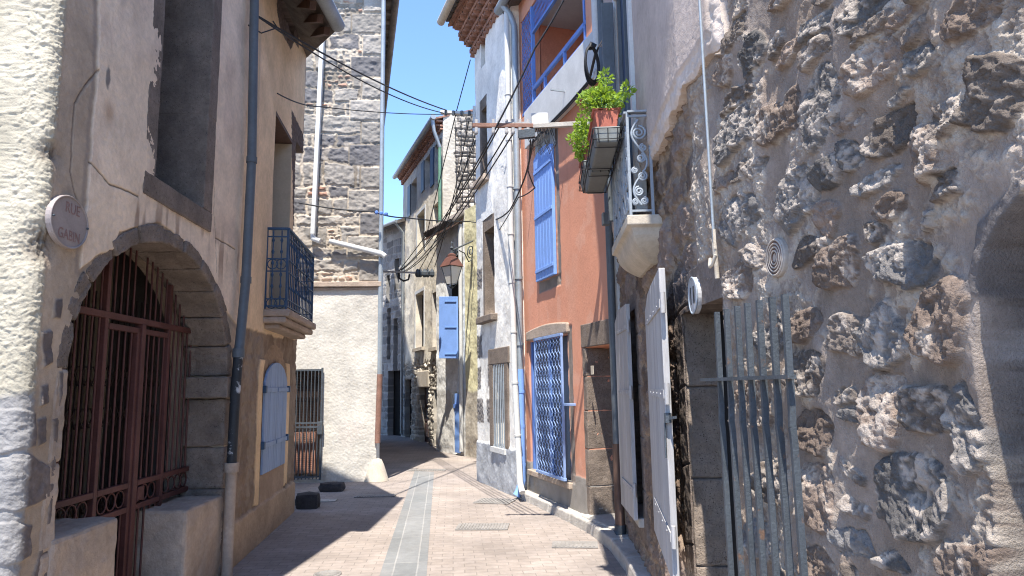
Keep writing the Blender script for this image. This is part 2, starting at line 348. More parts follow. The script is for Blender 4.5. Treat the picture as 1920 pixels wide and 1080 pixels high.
sheet('gutter_strip', [tuple(q) for q in gl] + [tuple(q) for q in gr[::-1]], .001, M_GUTTER)

# ------------------------------------------------------------------ left: house with the arched gate
WL = Wall([(-7, 3.44)] + [(-2.49 + .06 * math.sin(a), 3.50 - .06 * math.cos(a)) for a in np.linspace(0, math.pi / 2, 6)] + [(-2.43 - 2.86 * math.tan(R_(3)), 3.5 + 2.86)], -1)
UC = WL.cu[6]                                            # u at the corner's end
WLF = Wall([WL.p[6] - WL.d[6] * UC, WL.p[7]], -1)           # the same face as one straight plane, same u
H1 = thing('arched_house', 'pale plastered house with a dark stone arched gateway and a tall recessed window over it', 'house', (-2.5, 4.9, 0))
ul, _ = WL.uv(130, 640); ur, _ = WL.uv(424, 666); zs_ = 1.73; ac = (ul + ur) / 2; aw = (ur - ul) / 2; ah = .93
def in_arch(u, z, g=0.0): return (np.abs(u - ac) < aw + g) & ((z < zs_) | (((u - ac) / (aw + g)) ** 2 + (np.maximum(z - zs_, 0) / (ah + g)) ** 2 < 1))
wu0, wz0 = WL.uv(287, 331); wu1, _ = WL.uv(378, 388)
pl1 = WL.poly([(184, -80), (181, 130), (176, 190), (172, 235), (166, 310), (158, 400), (150, 505), (170, 490), (186, 475), (213, 466), (222, 432), (240, 430), (265, 422), (300, 418), (335, 445), (375, 480), (405, 530), (425, 585), (436, 600)]) + [(WL.cu[-1] + .2, 2.1), (WL.cu[-1] + .2, 6.6)]
crk = [WL.poly(l) for l in ([(166, 305), (185, 325), (200, 345), (235, 358), (255, 370)], [(182, 133), (160, 160), (142, 195), (137, 250), (133, 320), (140, 360), (148, 385)], [(400, 270), (397, 330), (402, 360), (400, 395), (404, 440), (405, 510)], [(404, 447), (420, 455), (440, 468)])]
qst = [WL.poly(l) for l in ([(-40, 768), (30, 762), (68, 772), (66, 838), (20, 850), (-40, 845)], [(-60, 868), (50, 852), (94, 870), (90, 935), (30, 955), (-60, 950)], [(-60, 985), (20, 975), (62, 985), (55, 1045), (-60, 1062)], [(78, 1030), (95, 1020), (100, 1080), (70, 1120), (60, 1080)],
    [(76, 622), (92, 618), (98, 680), (80, 690)], [(73, 725), (88, 722), (86, 755), (72, 760)], [(68, 785), (84, 778), (84, 830), (70, 838)], [(98, 785), (116, 780), (114, 890), (96, 892)], [(92, 905), (112, 900), (100, 985), (88, 985)], [(100, 560), (116, 562), (112, 600), (98, 598)], [(108, 700), (132, 690), (122, 760), (110, 765)])]
def segd(U, Z, l):
    d = np.full(U.shape, 9.)
    for (a, b), (c, e) in zip(l[:-1], l[1:]):
        t = np.clip(((U - a) * (c - a) + (Z - b) * (e - b)) / ((c - a) ** 2 + (e - b) ** 2 + 1e-9), 0, 1)
        d = np.minimum(d, np.hypot(U - a - t * (c - a), Z - b - t * (e - b)))
    return d
def polyd(U, Z, poly):
    d = segd(U, Z, list(poly) + [poly[0]]); return np.where(pip(U, Z, poly), d, -d)
def f_left(U, Z):
    wn = (fbm(U * 9, Z * 9, 4, 3) - .5) * .07; wm = (fbm(U * 9, Z * 9, 4, 33) - .5) * .07; f = fbm(U * 40, Z * 40, 4, 4); big = fbm(U * 1.3, Z * 1.3, 3, 5)
    H = (big - .5) * .03 + (f - .5) * .006; K = col(.46, .36, .265, U); K = K * (.85 + .3 * fbm(U * 5, Z * 5, 4, 8))[..., None]
    lower = sm(1.75, 1.45, Z + wn); K = mixc(K, col(.33, .26, .195, U), lower)
    # plaster skin
    d = polyd(U + wn * .5, Z + wm * .5, pl1); mk = sm(-.004, .006, d); H += .011 * mk
    P_ = col(.78, .62, .46, U) * (.9 + .2 * fbm(U * 2.2, Z * .7, 4, 12))[..., None]; P_ = mixc(P_, col(.50, .37, .29, U), .35 * sm(.55, .75, fbm(U * 3, Z * 2, 3, 15)))
    st = sm(.35, .0, np.abs(Z - 2.75)) * sm(.5, .62, fbm(U * 9, Z * 1.2, 3, 18)) * (U > wu0 - .25); P_ = mixc(P_, col(.27, .18, .13, U), .75 * st)
    K = mixc(K, P_, mk); K = mixc(K, col(.30, .245, .20, U), .8 * sm(.03, .0, np.abs(d + .03)) * (Z > 1.9))
    for l in crk:
        c = segd(U + wn * .25, Z + wm * .25, l); m = sm(.009, .002, c); H -= .01 * m; K = mixc(K, col(.12, .09, .075, U), .8 * m)
    for i, q in enumerate(qst):
        dq = polyd(U + wn * .6, Z + wm * .6, q); m = sm(-.006, .008, dq); H += m * (.010 + .022 * (fbm(U * 13, Z * 13, 5, 50 + i) - .5)); K = mixc(K, col(.145, .12, .11, U) * (.75 + .5 * f)[..., None], m)
    a, b = WL.uv(198, 145); sp = np.exp(-(((U - a) / .035) ** 2 + ((Z - b) / .09) ** 2) * 1.2); K = mixc(K, col(.11, .11, .115, U), .8 * sm(.35, .7, sp + .4 * (f - .5)))
    a, b = WL.uv(200, 212); sp = np.exp(-(((U - a) / .05) ** 2 + ((Z - b) / .07) ** 2)); K = mixc(K, col(.42, .26, .16, U), .7 * sp)
    # rough cream coat of the face round the corner
    cf = sm(UC + .02 + .02 * (f - .5), UC - .02, U); ro = fbm(U * 34 + 4 * fbm(U * 5, Z * 5, 2, 70), Z * 52 + 5 * fbm(U * 6, Z * 5, 3, 71), 3, 60, .65); hi = sm(1.56, 1.62, Z + wn)
    H += cf * (.5 + .5 * hi) * ((ro - .5) * .016 + .006); K = mixc(K, mixc(col(.25, .235, .22, U), col(.40, .355, .27, U) * (.8 + .4 * fbm(U * 6, Z * 4, 4, 64))[..., None], hi), cf)
    for cx, cz in (WL.uv(98, 285), WL.uv(70, 470), WL.uv(80, 445)):
        q = np.exp(-(((U - cx) / .09) ** 2 + ((Z - cz) / .06) ** 2)); H -= .03 * q * (f + .3); K = mixc(K, col(.12, .095, .075, U), np.clip(q * 1.1 * (f + .2), 0, .85))
    return H, K
win1 = (wu0 - .025, wu1 + .025, wz0 - .025, 5.38)
us = np.concatenate([np.arange(0, UC - .5, .12), np.arange(UC - .5, UC - .2, .02), np.arange(UC - .2, UC + .06, .004), np.arange(UC + .06, WL.cu[-1], .0068), [WL.cu[-1]]]); zz = np.concatenate([np.arange(-.1, 5.6, .0050), np.arange(5.65, 6.4, .06)])
grid('wall', WL, us, zz, f_left, M_WALL, H1, [lambda u, z: in_arch(u, z, .05), win1], .5)
b = MB()                                                 # stones of the arch
angs = [math.pi * k / 11 for k in range(12)]
for i in range(11):
    a0, a1 = angs[i] + .006, angs[i + 1] - .006; n = 5; th = (.125 if i < 8 else .09) + random.uniform(-.02, .03); oo = .018 + random.uniform(-.006, .012) if i < 8 else .004
    A = [a0 + (a1 - a0) * k / n for k in range(n + 1)]
    inn = [(ac + aw * math.cos(t), zs_ + ah * math.sin(t)) for t in A]; out = [(ac + (aw + th) * math.cos(t), zs_ + (ah + th) * math.sin(t)) for t in A]
    b.wprism(WL, inn + out[::-1], -.36, oo)
worn(b.build('arch_stone', M_BASALT, H1, bevel=.012), 3, .03, .1)
b = MB(); ju, jz = WL.uv(424, 735)
b.wbox(WL, ur - .07, ur + .19, zs_ - .19, zs_ - .006, -.36, .05); worn(b.build('impost', M_BASALT, H1, bevel=.012), 3, .02, .1)
b = MB(); z = zs_ - .20
for h in (.42, .36, .34, .42):
    b.wbox(WL, ur - .0 + random.uniform(-.01, .02), ur + .16 + random.uniform(-.05, .05), z - h + .008, z, -.36, .012 + random.uniform(0, .012)); z -= h
worn(b.build('jamb', M_BASALT, H1, bevel=.02), 4, .03, .1)
b = MB(); z = zs_
for h in (.5, .45, .4, .4): b.wbox(WL, ul - .10 + random.uniform(-.03, .03), ul + random.uniform(-.0, .02), z - h + .008, z, -.36, .005); z -= h
worn(b.build('jamb', M_RENDER, H1, bevel=.02), 4, .03, .1)
bz = .62; pu, _ = WL.uv(219, 1000); qu, _ = WL.uv(346, 1000)
lu, lz = WL.uv(219, 968); b = MB(); b.wbox(WL, ul - .05, lu, -.05, lz, -.45, .02); worn(b.build('bench', M_RENDER, H1, bevel=.025), 5, .03, .15)
ru, rz = WL.uv(346, 956); b = MB(); b.wbox(WL, ru, ur + .05, -.05, rz, -.45, .02); worn(b.build('bench', M_RENDER, H1, bevel=.025), 5, .03, .15)
# recessed window: stone surround, deep reveals, dark pane
fr = WL.uv(262, 362); fr2 = WL.uv(392, 435); b = MB()
fu0, fu1, fz0 = fr[0], fr2[0], (fr[1] + fr2[1]) / 2
b.wbox(WL, fu0, wu0, wz0, 4.0, -.4, .018); b.wbox(WL, fu0, wu0, 3.99, 5.35, -.398, .015); b.wbox(WL, wu1, fu1, wz0, 3.9, -.4, .018); b.wbox(WL, wu1 - .002, fu1, 3.89, 5.35, -.398, .021); b.wbox(WL, fu0, fu1, fz0, wz0 - .003, -.4, .022); b.wbox(WL, fu0, fu1, 5.353, 5.6, -.4, .02)
worn(b.build('window_surround', M_BASALT, H1, bevel=.008), 4, .012, .08)
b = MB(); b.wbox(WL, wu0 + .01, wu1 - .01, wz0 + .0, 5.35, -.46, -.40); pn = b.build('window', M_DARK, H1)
b = MB(); b.wbox(WL, wu0 + .002, wu0 + .03, wz0 + .004, 5.34, -.39, -.06); b.build('frame', M_SLATE, pn)
# gate of maroon iron
GO = -.30; G = thing('gate', None, None, (0, 0, 0)); G.parent = H1; G.location = (0, 0, 0)
gx = lambda x, y: WL.uv(x, y, GO)
pL = gx(182, 800)[0]; pM = gx(249, 840)[0]; pR = gx(305, 790)[0]; zt = (gx(152, 585)[1] + gx(362, 629)[1]) / 2; zb = (gx(109, 937)[1] + gx(357, 874)[1]) / 2; zc = zb - .17
gz = lambda u, inset=0: zs_ + ah * math.sqrt(max(0, 1 - ((u - ac) / (aw - inset)) ** 2))
b = MB()
def gb(u0, u1, z0, z1, w0=-.02, w1=.02): b.wbox(WL, u0, u1, z0, z1, GO + w0, GO + w1)
for u in (pL, pR): gb(u - .022, u + .022, .02, gz(u) - .01)
gb(pM - .028, pM + .028, .02, zt, -.03, .032); gb(pM - .07, pM - .03, .02, zt - .03); gb(pM + .03, pM + .06, .02, zt - .03)
gb(ul - .02, ur + .02, zt, zt + .045, -.024, .024); gb(pL + .03, pR - .03, zt - .07, zt - .03)
for z0 in (zb, zc): gb(ul - .02, pL - .024, z0 - .04, z0); gb(pL + .024, pM - .072, z0 - .04, z0); gb(pM + .062, pR - .024, z0 - .04, z0); gb(pR + .024, ur + .02, z0 - .04, z0)
b.build('gate_frame', M_MAROON, G, bevel=.004)
b = MB(); u = ul + .05
while u < ur - .03:
    if min(abs(u - q) for q in (pL, pM, pR)) > .045:
        lo = .05 if pL < u < pR else zb
        if gz(u) - zt > .07: b.tube([WL.P(u, zt + .04, GO), WL.P(u, gz(u) - .005, GO)], .0075, 6)
        b.tube([WL.P(u, zb, GO), WL.P(u, zt if not pL < u < pR else zt - .07, GO)], .0075, 6)
        if lo < .2: b.tube([WL.P(u, lo, GO), WL.P(u, zc - .03, GO)], .0075, 6)
    u += .088
b.build('gate_bars', M_MAROON, G)
b = MB()
def ring(u, z, r, off, W=WL, k=20): return [W.P(u + r * math.cos(2 * math.pi * i / k), z + r * math.sin(2 * math.pi * i / k), off) for i in range(k)]
u = ul + .08
while u < ur - .04:
    if min(abs(u - q) for q in (pL, pM, pR)) > .075: b = MB(); b.tube(ring(u, (zb + zc) / 2 - .02, .058, GO), .006, 6, True); b.build('ring', M_MAROON, G)
    u += .118
b = MB(); b.wbox(WL, pM + .065, pM + .16, zc + .02, zb - .05, GO - .03, GO + .028); b.build('lock', M_MAROON, G, bevel=.004)
# folding lattice and passage behind the gate
b = MB(); 
for i in range(26):
    u = ul + .06 + i * .088; b.bar(WL.P(u, .05, GO - .28), WL.P(u, 2.35, GO - .28), .012, .012)
    for zq in (.75, 1.35, 1.65):
        b.bar(WL.P(u, zq, GO - .27), WL.P(u + .088, zq + .14, GO - .27), .005, .01); b.bar(WL.P(u, zq + .14, GO - .26), WL.P(u + .088, zq, GO - .26), .005, .01)
b.build('folding_grille', M_DARKWOOD, H1)
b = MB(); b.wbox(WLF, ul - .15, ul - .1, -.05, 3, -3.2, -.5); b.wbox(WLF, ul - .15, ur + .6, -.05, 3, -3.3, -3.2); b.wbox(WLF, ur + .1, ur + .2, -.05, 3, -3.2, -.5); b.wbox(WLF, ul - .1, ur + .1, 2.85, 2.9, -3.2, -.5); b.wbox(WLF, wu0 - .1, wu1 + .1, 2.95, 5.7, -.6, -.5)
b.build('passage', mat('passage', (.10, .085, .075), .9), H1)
b = MB()                                                 # roof with the eave over the street
e0, e1 = WLF.P(UC - .1, 6.05, .02), WLF.P(WL.cu[-1] - .85, 6.05, .29)
b.prism([e0, e1, WL.P(WL.cu[-1] - .35, 7.6, -3.5), (-7, 3.2, 7.6)], [tuple(np.array(p) - (0, 0, .1)) for p in (e0, e1, WL.P(WL.cu[-1] - .35, 7.6, -3.5), (-7, 3.2, 7.6))]); b.build('roof', M_TILE, H1)
# oval street name plate
sg = thing('street_sign', 'faded oval enamel street plate lettered RUE GABIN beside the sunlit corner', 'sign', WLF.px(120, 416, .01))
su, sz = WLF.uv(121, 416); rw, rh = .165, .145; n = 40
su = WLF.uv(84, 415)[0] * .5 + WLF.uv(158, 415)[0] * .5; rw = (WLF.uv(158, 415)[0] - WLF.uv(84, 415)[0]) / 2
oval = lambda k, o: [WLF.P(su + rw * k * math.cos(2 * math.pi * i / n), sz + rh * k * math.sin(2 * math.pi * i / n), o) for i in range(n)]
b = MB(); b.prism(oval(1, .022), oval(1.0, -.005)); b.build('plate', M_PLATE, sg, bevel=.006)
b = MB(); b.tube(oval(.97, .024), .0055, 6, True); b.build('rim', M_PLATE, sg)
b = MB(); 
for q in (-.9, .9): b = MB(); b.lathe(WLF.P(su + rw * q, sz, .028), [(.007, 0), (.006, .008), (.002, .011)], 8, (*WLF.frame(su)[:2], WLF.frame(su)[2])); b.build('screw', M_IRON, sg)
def text(body, W, u, z, off, size, m, parent, flip=1, sx=1.0):
    cu = bpy.data.curves.new('lettering', 'FONT'); cu.body = body; cu.size = size; cu.align_x = 'CENTER'; cu.align_y = 'CENTER'; cu.extrude = .0008
    to = bpy.data.objects.new('text', cu); C.objects.link(to); bpy.context.view_layer.update(); me = bpy.data.meshes.new_from_object(to); bpy.data.objects.remove(to); me.name = 'lettering'
    me.materials.clear(); me.materials.append(m); o = bpy.data.objects.new('lettering', me); C.objects.link(o); d, v, n_ = W.frame(u); x = d * flip
    p = W.P(u, z, off) - things_loc(parent); o.parent = parent
    o.matrix_local = Matrix(((x[0] * sx, v[0], n_[0], p[0]), (x[1] * sx, v[1], n_[1], p[1]), (x[2] * sx, v[2], n_[2], p[2]), (0, 0, 0, 1))); return o
text('RUE', WLF, su + .02, sz + .075, .0232, .085, M_RED, sg, 1, .9); text('GABIN', WLF, su + .005, sz - .075, .0232, .08, M_RED, sg, 1, .85)

# ------------------------------------------------------------------ left: yellow house
WY = Wall.line((-2.59, 6.34), -6.9, 6.30, 9.40, -1)
H2 = thing('yellow_house', 'ochre yellow house with arched faded blue shutter and small blue balcony', 'house', (-2.7, 7.6, 0))
sh0, sh1 = WY.uv(492, 780)[0], WY.uv(534, 770)[0]; shz0, shz1 = .70, 1.86; shm = (sh0 + sh1) / 2; shw = (sh1 - sh0) / 2
d1 = (WY.uv(509, 430)[0], WY.uv(547, 300)[0], 2.52, WY.uv(512, 190)[1] - .05)
wn_u = WY.uv(553, 300)[0]; d2 = (wn_u + .02, WY.uv(571, 300)[0], 3.6, 4.95); d3 = (WY.uv(527, 20)[0], WY.uv(553, 20)[0], 6.2, 6.42)
s2 = WY.poly([(546, 205), (574, 262), (573, 470), (550, 470)]); s3 = WY.poly([(518, -40), (519, 20), (527, 60), (545, 93), (552, 78), (559, 92), (560, -40)])
def f_yel(U, Z):
    wn = (fbm(U * 7, Z * 7, 4, 103) - .5) * .10; wm = (fbm(U * 7, Z * 7, 4, 133) - .5) * .10; f = fbm(U * 40, Z * 40, 4, 104); H = (fbm(U * 1.5, Z * 1.5, 3, 105) - .5) * .02 + (f - .5) * .003
    K = col(.74, .545, .34, U) * (.92 + .16 * fbm(U * 2, Z * .8, 4, 108))[..., None]
    gs = np.exp(-((U - .55) / .05) ** 2) * sm(4.2, 4.6, Z) * sm(5.6, 5.2, Z); K = mixc(K, col(.30, .27, .22, U), .4 * gs)
    lo = sm(2.235, 2.205, Z + wn * .5 - .05 * (U > 2.2)); dd, rid = courses(U, Z, .13, .24, .18, .5, 111, .05); st = sm(.004, .03, dd)
    L_ = mixc(col(.285, .22, .16, U), col(.225, .165, .12, U) * (.75 + .5 * fbm(U * 3, Z * 3, 4, 119))[..., None], sm(.4, .6, fbm(U * 9, Z * 5, 5, 118))); H += lo * (-.012 + .005 * st + .045 * (fbm(U * 16, Z * 10, 5, 113) - .5))
    K = mixc(K, L_, lo)
    # painted yellow band round the shutter, smooth sill panel below
    au = np.abs(U - shm); ztop = shz1 + .05; ins = lambda g: (au < shw + g) & ((Z < ztop - .2) | ((au / (shw + g)) ** 2 + (np.maximum(Z - ztop + .2, 0) / (.36 + g)) ** 2 < 1))
    band = ins(.24 + 0) & ~ins(.06) & (Z > .42 + wn) & (Z < 1.93 + .0 * U); K = np.where(band[..., None], col(.72, .52, .31, U), K); H = np.where(band, .006, H)
    inn = ins(.06) & (Z > .42); K = np.where(inn[..., None], col(.33, .24, .165, U) * (.8 + .4 * f)[..., None], K)
    pn = ins(.02) & (Z < shz0); K = np.where((pn & (Z > .3))[..., None], col(.37, .27, .19, U), K); H = np.where(pn & (Z > .3), .004 + (f - .5) * .006, H)
    pb = sm(.40, .37, Z + wn * .6); H = H * (1 - pb) + pb * (.02 + (f - .5) * .008); K = mixc(K, col(.40, .295, .20, U) * (.8 + .4 * fbm(U * 4, Z * 4, 4, 120))[..., None], pb)
    for q in (s2, s3):
        m = sm(-.01, .01, polyd(U + wn * .4, Z + wm * .4, q)); K = mixc(K, col(.135, .105, .09, U) * (.6 + .8 * f)[..., None], m); H += m * (f - .5) * .03
    ed = sm(WY.cu[-1] - .06 + wn, WY.cu[-1] - .02 + wn, U) * (Z > 2.2); K = mixc(K, col(.25, .20, .165, U), .7 * ed)
    return H, K
grid('wall', WY, np.arange(0, WY.cu[-1] + .005, .0098), np.concatenate([np.arange(-.1, 6.4, .0098), [6.45]]), f_yel, M_WALL, H2, [d1, d2, d3], .4)
b = MB(); b.wbox(WY, 0, WY.cu[-1] - .03, -.1, 6.4, -4, -.42); b.build('rear_wall', M_YCREAM, H2)
b = MB(); b.wbox(WY, d1[0], d1[1], d1[2], d1[3], -.39, -.34); dr = b.build('balcony_door', M_DARKWOOD, H2); b = MB(); b.wbox(WY, d1[0] + .003, d1[1] - .003, d1[3] - .05, d1[3] - .003, -.33, .004); b.build('lintel', M_BROWNWOOD, dr)
b = MB(); b.wbox(WY, d1[1] - .012, d1[1] - .003, d1[2], d1[3] - .055, -.33, -.003); b.build('reveal', M_YCREAM, dr)
for q in (d2, d3):
    b = MB(); b.wbox(WY, q[0], q[1], q[2], q[3], -.25, -.2); p = b.build('window', M_DARK, H2); b = MB(); c_ = (q[0] + q[1]) / 2
    b.wbox(WY, c_ - .03, c_ + .03, q[2], q[3], -.2, -.15); b.wbox(WY, q[0], c_ - .032, (q[2] + q[3]) / 2 - .03, (q[2] + q[3]) / 2 + .03, -.2, -.155); b.build('frame', M_DARKWOOD, p)
# arched boarded shutter: two leaves of narrow boards
nb = 14
for s_ in (0, 1):
    b = MB()
    for i in range(nb // 2):
        k = s_ * nb // 2 + i; u0 = sh0 + (sh1 - sh0) * k / nb + .004; u1 = sh0 + (sh1 - sh0) * (k + 1) / nb - .004
        t0, t1 = [shz1 - .24 + .30 * math.sqrt(max(0, 1 - ((u - shm) / (shw * 1.02)) ** 2)) for u in (u0, u1)]
        b.wprism(WY, [(u0, shz0), (u1, shz0), (u1, t1), (u0, t0)], -.005, .02 + random.uniform(0, .003))
    sh = b.build('shutter', M_SHUT_Y, H2, bevel=.004)
    b = MB()
    for z in (.98, 1.58): b = MB(); b.wbox(WY, sh0 - .05 if s_ == 0 else shm + .04, shm - .04 if s_ == 0 else sh1 + .05, z, z + .05, .025, .034); b.build('hinge', M_SHUT_Y, sh, bevel=.003)
b = MB()
for u, z in ((sh0 - .06, .97), (sh0 - .06, 1.57), (sh1 + .03, .97), (sh1 + .03, 1.57)): b = MB(); b.wbox(WY, u, u + .06, z, z + .08, .0, .045); b.build('hinge_pin', M_BALC, H2, bevel=.006)
# balcony: moulded slab and wrought rail
bo = .42; z0b = 2.40; zt_ = WY.uv(497, 428)[1]
bu0 = WY.uv(499, 500)[0]; 
def solve_off(W, u, z, px):
    lo, hi = -1., 2.
    for _ in range(40):
        m = (lo + hi) / 2
        if (proj(W.P(u, z, m))[0] < px) == (W.side < 0): lo = m
        else: hi = m
    return lo
bo = solve_off(WY, bu0, 3.2, 540); bu1 = WY.uv(586, 540, bo)[0]; zt_ = WY.uv(540, 428, bo)[1]; zbs = WY.uv(533, 577, bo)[1]
b = MB()
for z0, z1, o in ((zbs - .09, zbs - .006, .05), (zbs - .16, zbs - .093, .01), (zbs - .22, zbs - .163, -.07)): b.wbox(WY, bu0 - .04 - min(o, 0), bu1 + .06 + min(o, 0), z0, z1, -.05, bo + o)
worn(b.build('balcony_slab', M_RENDER, H2, bevel=.02), 4, .015, .1)
RL = thing('balcony_railing', None, None, (0, 0, 0)); RL.parent = H2
b = MB(); cs = [(bu0, 0), (bu0, bo), (bu1, bo), (bu1, 0)]
for (a0, o0), (a1, o1) in zip(cs[:-1], cs[1:]):
    for z, r in ((zt_, .016), (zt_ - .09, .008), (zbs + .03, .009), (zbs + .11, .008), (zbs + .42, .008), (zbs + .56, .008)): b.bar(WY.P(a0, z, o0), WY.P(a1, z, o1), r * 2.2, r * 1.6)
for u, o in cs: b.bar(WY.P(u, zbs, o), WY.P(u, zt_, o), .022, .022)
b.build('rail_frame', M_BALC, RL)
b = MB(); n = 17
for i in range(1, n):
    u = bu0 + (bu1 - bu0) * i / n; b.tube([WY.P(u, zbs + .03, bo), WY.P(u, zt_ - .02, bo)], .008, 6)
    for z in (zbs + .25, zbs + .75): b.lathe(WY.P(u, z, bo), [(.006, -.025), (.013, 0), (.006, .025)], 8)
for k in (.3, .72):
    u = bu0 + (bu1 - bu0) * k
    for j in range(7): b.tube(ring(u + .035 * ((j % 3) - 1), zbs + .26 + j * .075, .035, bo + .012, WY, 10), .006, 5, True)
for o in (bo * .3, bo * .7):
    b.tube([WY.P(bu0, zbs + .03, o), WY.P(bu0, zt_ - .02, o)], .007, 6)
    for z in np.arange(zbs + .12, zt_ - .05, .13): b.lathe(WY.P(bu0, z, o), [(.006, -.03), (.018, 0), (.006, .03)], 8)
    for z in (zbs + .5, zbs + .06):
        p = WY.P(bu0, z, o); b.tube([p + WY.frame(bu0)[2] * .055 * math.cos(t) + np.array([0, 0, .055 * math.sin(t)]) for t in np.linspace(0, 2 * math.pi, 14)[:-1]], .006, 5, True)
b.build('balusters', M_BALC, RL)
# roof: boarded eave with gutter, its far corner cut back to the wall end
tip = at(634, 44, 7.85); tu = WY.uv(640, 46, 0); e0 = np.array([tip[0] - .03, 5.5, tip[2]]); ew = WY.P(WY.cu[-1] + .05, 6.5, 0); rg0 = WY.P(-.75, 9.0, -4); rg1 = WY.P(WY.cu[-1], 9.0, -4)
top_ = [e0, tip, ew, rg1, rg0]; b = MB(); b.prism(top_, [tuple(np.array(p) - (0, 0, .07)) for p in top_]); b.build('roof', M_TILE_D, H2)
b = MB()
for k in np.linspace(.02, .98, 9):
    a = np.array(e0) * (1 - k) + np.array(tip) * k - (.12, 0, 0); c_ = WY.P(max(-.5, WY.uv(500, 500)[0] * 0 + (WY.cu[-1] + .5) * k - .5), 6.75, -.05); b.bar(a - (0, 0, .12), c_ - (0, 0, .05), .07, .09)
b.build('rafter', M_BROWNWOOD, H2)
dv = (np.array(tip) - e0); dv /= np.linalg.norm(dv); b = MB(); b.tube([e0 + dv * .0 - (0, 0, .06), np.array(tip) - (0, 0, .03)], .085, 12); b.build('gutter', M_ZINC, H2)
# downpipe at the joint of the two houses
dp = thing('downpipe', 'blue grey downpipe between the arched house and the yellow house, its foot black and peeling', 'downpipe', WL.px(428, 1000, .08))
b = MB(); pts = [WL.px(x, y, .09) for x, y in ((480, -140), (477, 0), (472, 300), (461, 525), (450, 640), (447, 664))]; b.tube(pts, .043, 14); b.build('pipe', M_BLUEGREY, dp)
b = MB(); 
for i in (2, 3): b = MB(); b.tube([pts[i] + (0, 0, -.03), pts[i] + (0, 0, .03)], .050, 14); b.build('collar', M_BLUEGREY, dp)
b = MB()
b.tube([pts[-1] + (0, 0, -.03), pts[-1] + (0, 0, .05)], .053, 14); b.build('collar', M_BLUEGREY, dp)
M_PEEL = mat('peeling_black', (.03, .032, .034), .6, .2, 4, .4, 40, spots=((.42, .42, .42), 7, .585)); pz = [WL.px(x, y, .09) for x, y in ((447, 664), (441, 740), (434, 872))]
b = MB(); b.tube(pz, .043, 14); b.build('foot_pipe', M_PEEL, dp)
b = MB(); b.tube([pz[-1] + (0, 0, .02), pz[-1] - (0, 0, .06)], .062, 14); e_ = pz[-1]; b.tube([e_ - (0, 0, .06), (e_[0], e_[1], 0)], .046, 14); b.build('clay_socket', M_RENDER, dp)
# two dark stone blocks on the paving
def rock(name, c, sx, sy, sz, rot, label, seed):
    b = MB(); n = 9; vs = []; fs = []
    for f_ in range(6):
        ax, sg_ = f_ // 2, 1 if f_ % 2 else -1; i0 = len(vs)
        for i in range(n):
            for j in range(n):
                p = [0, 0, 0]; p[ax] = sg_; p[(ax + 1) % 3] = -1 + 2 * i / (n - 1); p[(ax + 2) % 3] = -1 + 2 * j / (n - 1); p = np.array(p); r = np.linalg.norm(p) ** .45; q = p / r * 1.12
                nz_ = 1 + .16 * (vnoise(q[0] * 2 + q[2], q[1] * 2 + seed) - .5) + .05 * (vnoise(q[0] * 9, q[1] * 9 + q[2] * 7, seed) - .5); q = q * nz_; X, Y, Z = q[0] * sx / 2, q[1] * sy / 2, (q[2] + 1) * sz / 2 - .02
                vs.append((c[0] + X * math.cos(rot) - Y * math.sin(rot), c[1] + X * math.sin(rot) + Y * math.cos(rot), Z))
        for i in range(n - 1):
            for j in range(n - 1):
                q = (i0 + i * n + j, i0 + (i + 1) * n + j, i0 + (i + 1) * n + j + 1, i0 + i * n + j + 1); fs.append(q if sg_ > 0 else q[::-1])
    b.add(vs, fs, True); return b.top(name, M_BASALT_D, label, 'stone block', 'dark stone blocks on the paving')
g = ground(571, 955); rock('stone_block', g + (0, .15, 0), .30, .26, .21, .1, 'larger rounded black stone block on the paving by the end of the yellow house', 1)
g = ground(619, 922); rock('stone_block', g + (0, .12, 0), .36, .25, .145, .05, 'flatter square black stone block in front of the barred doorway', 4)
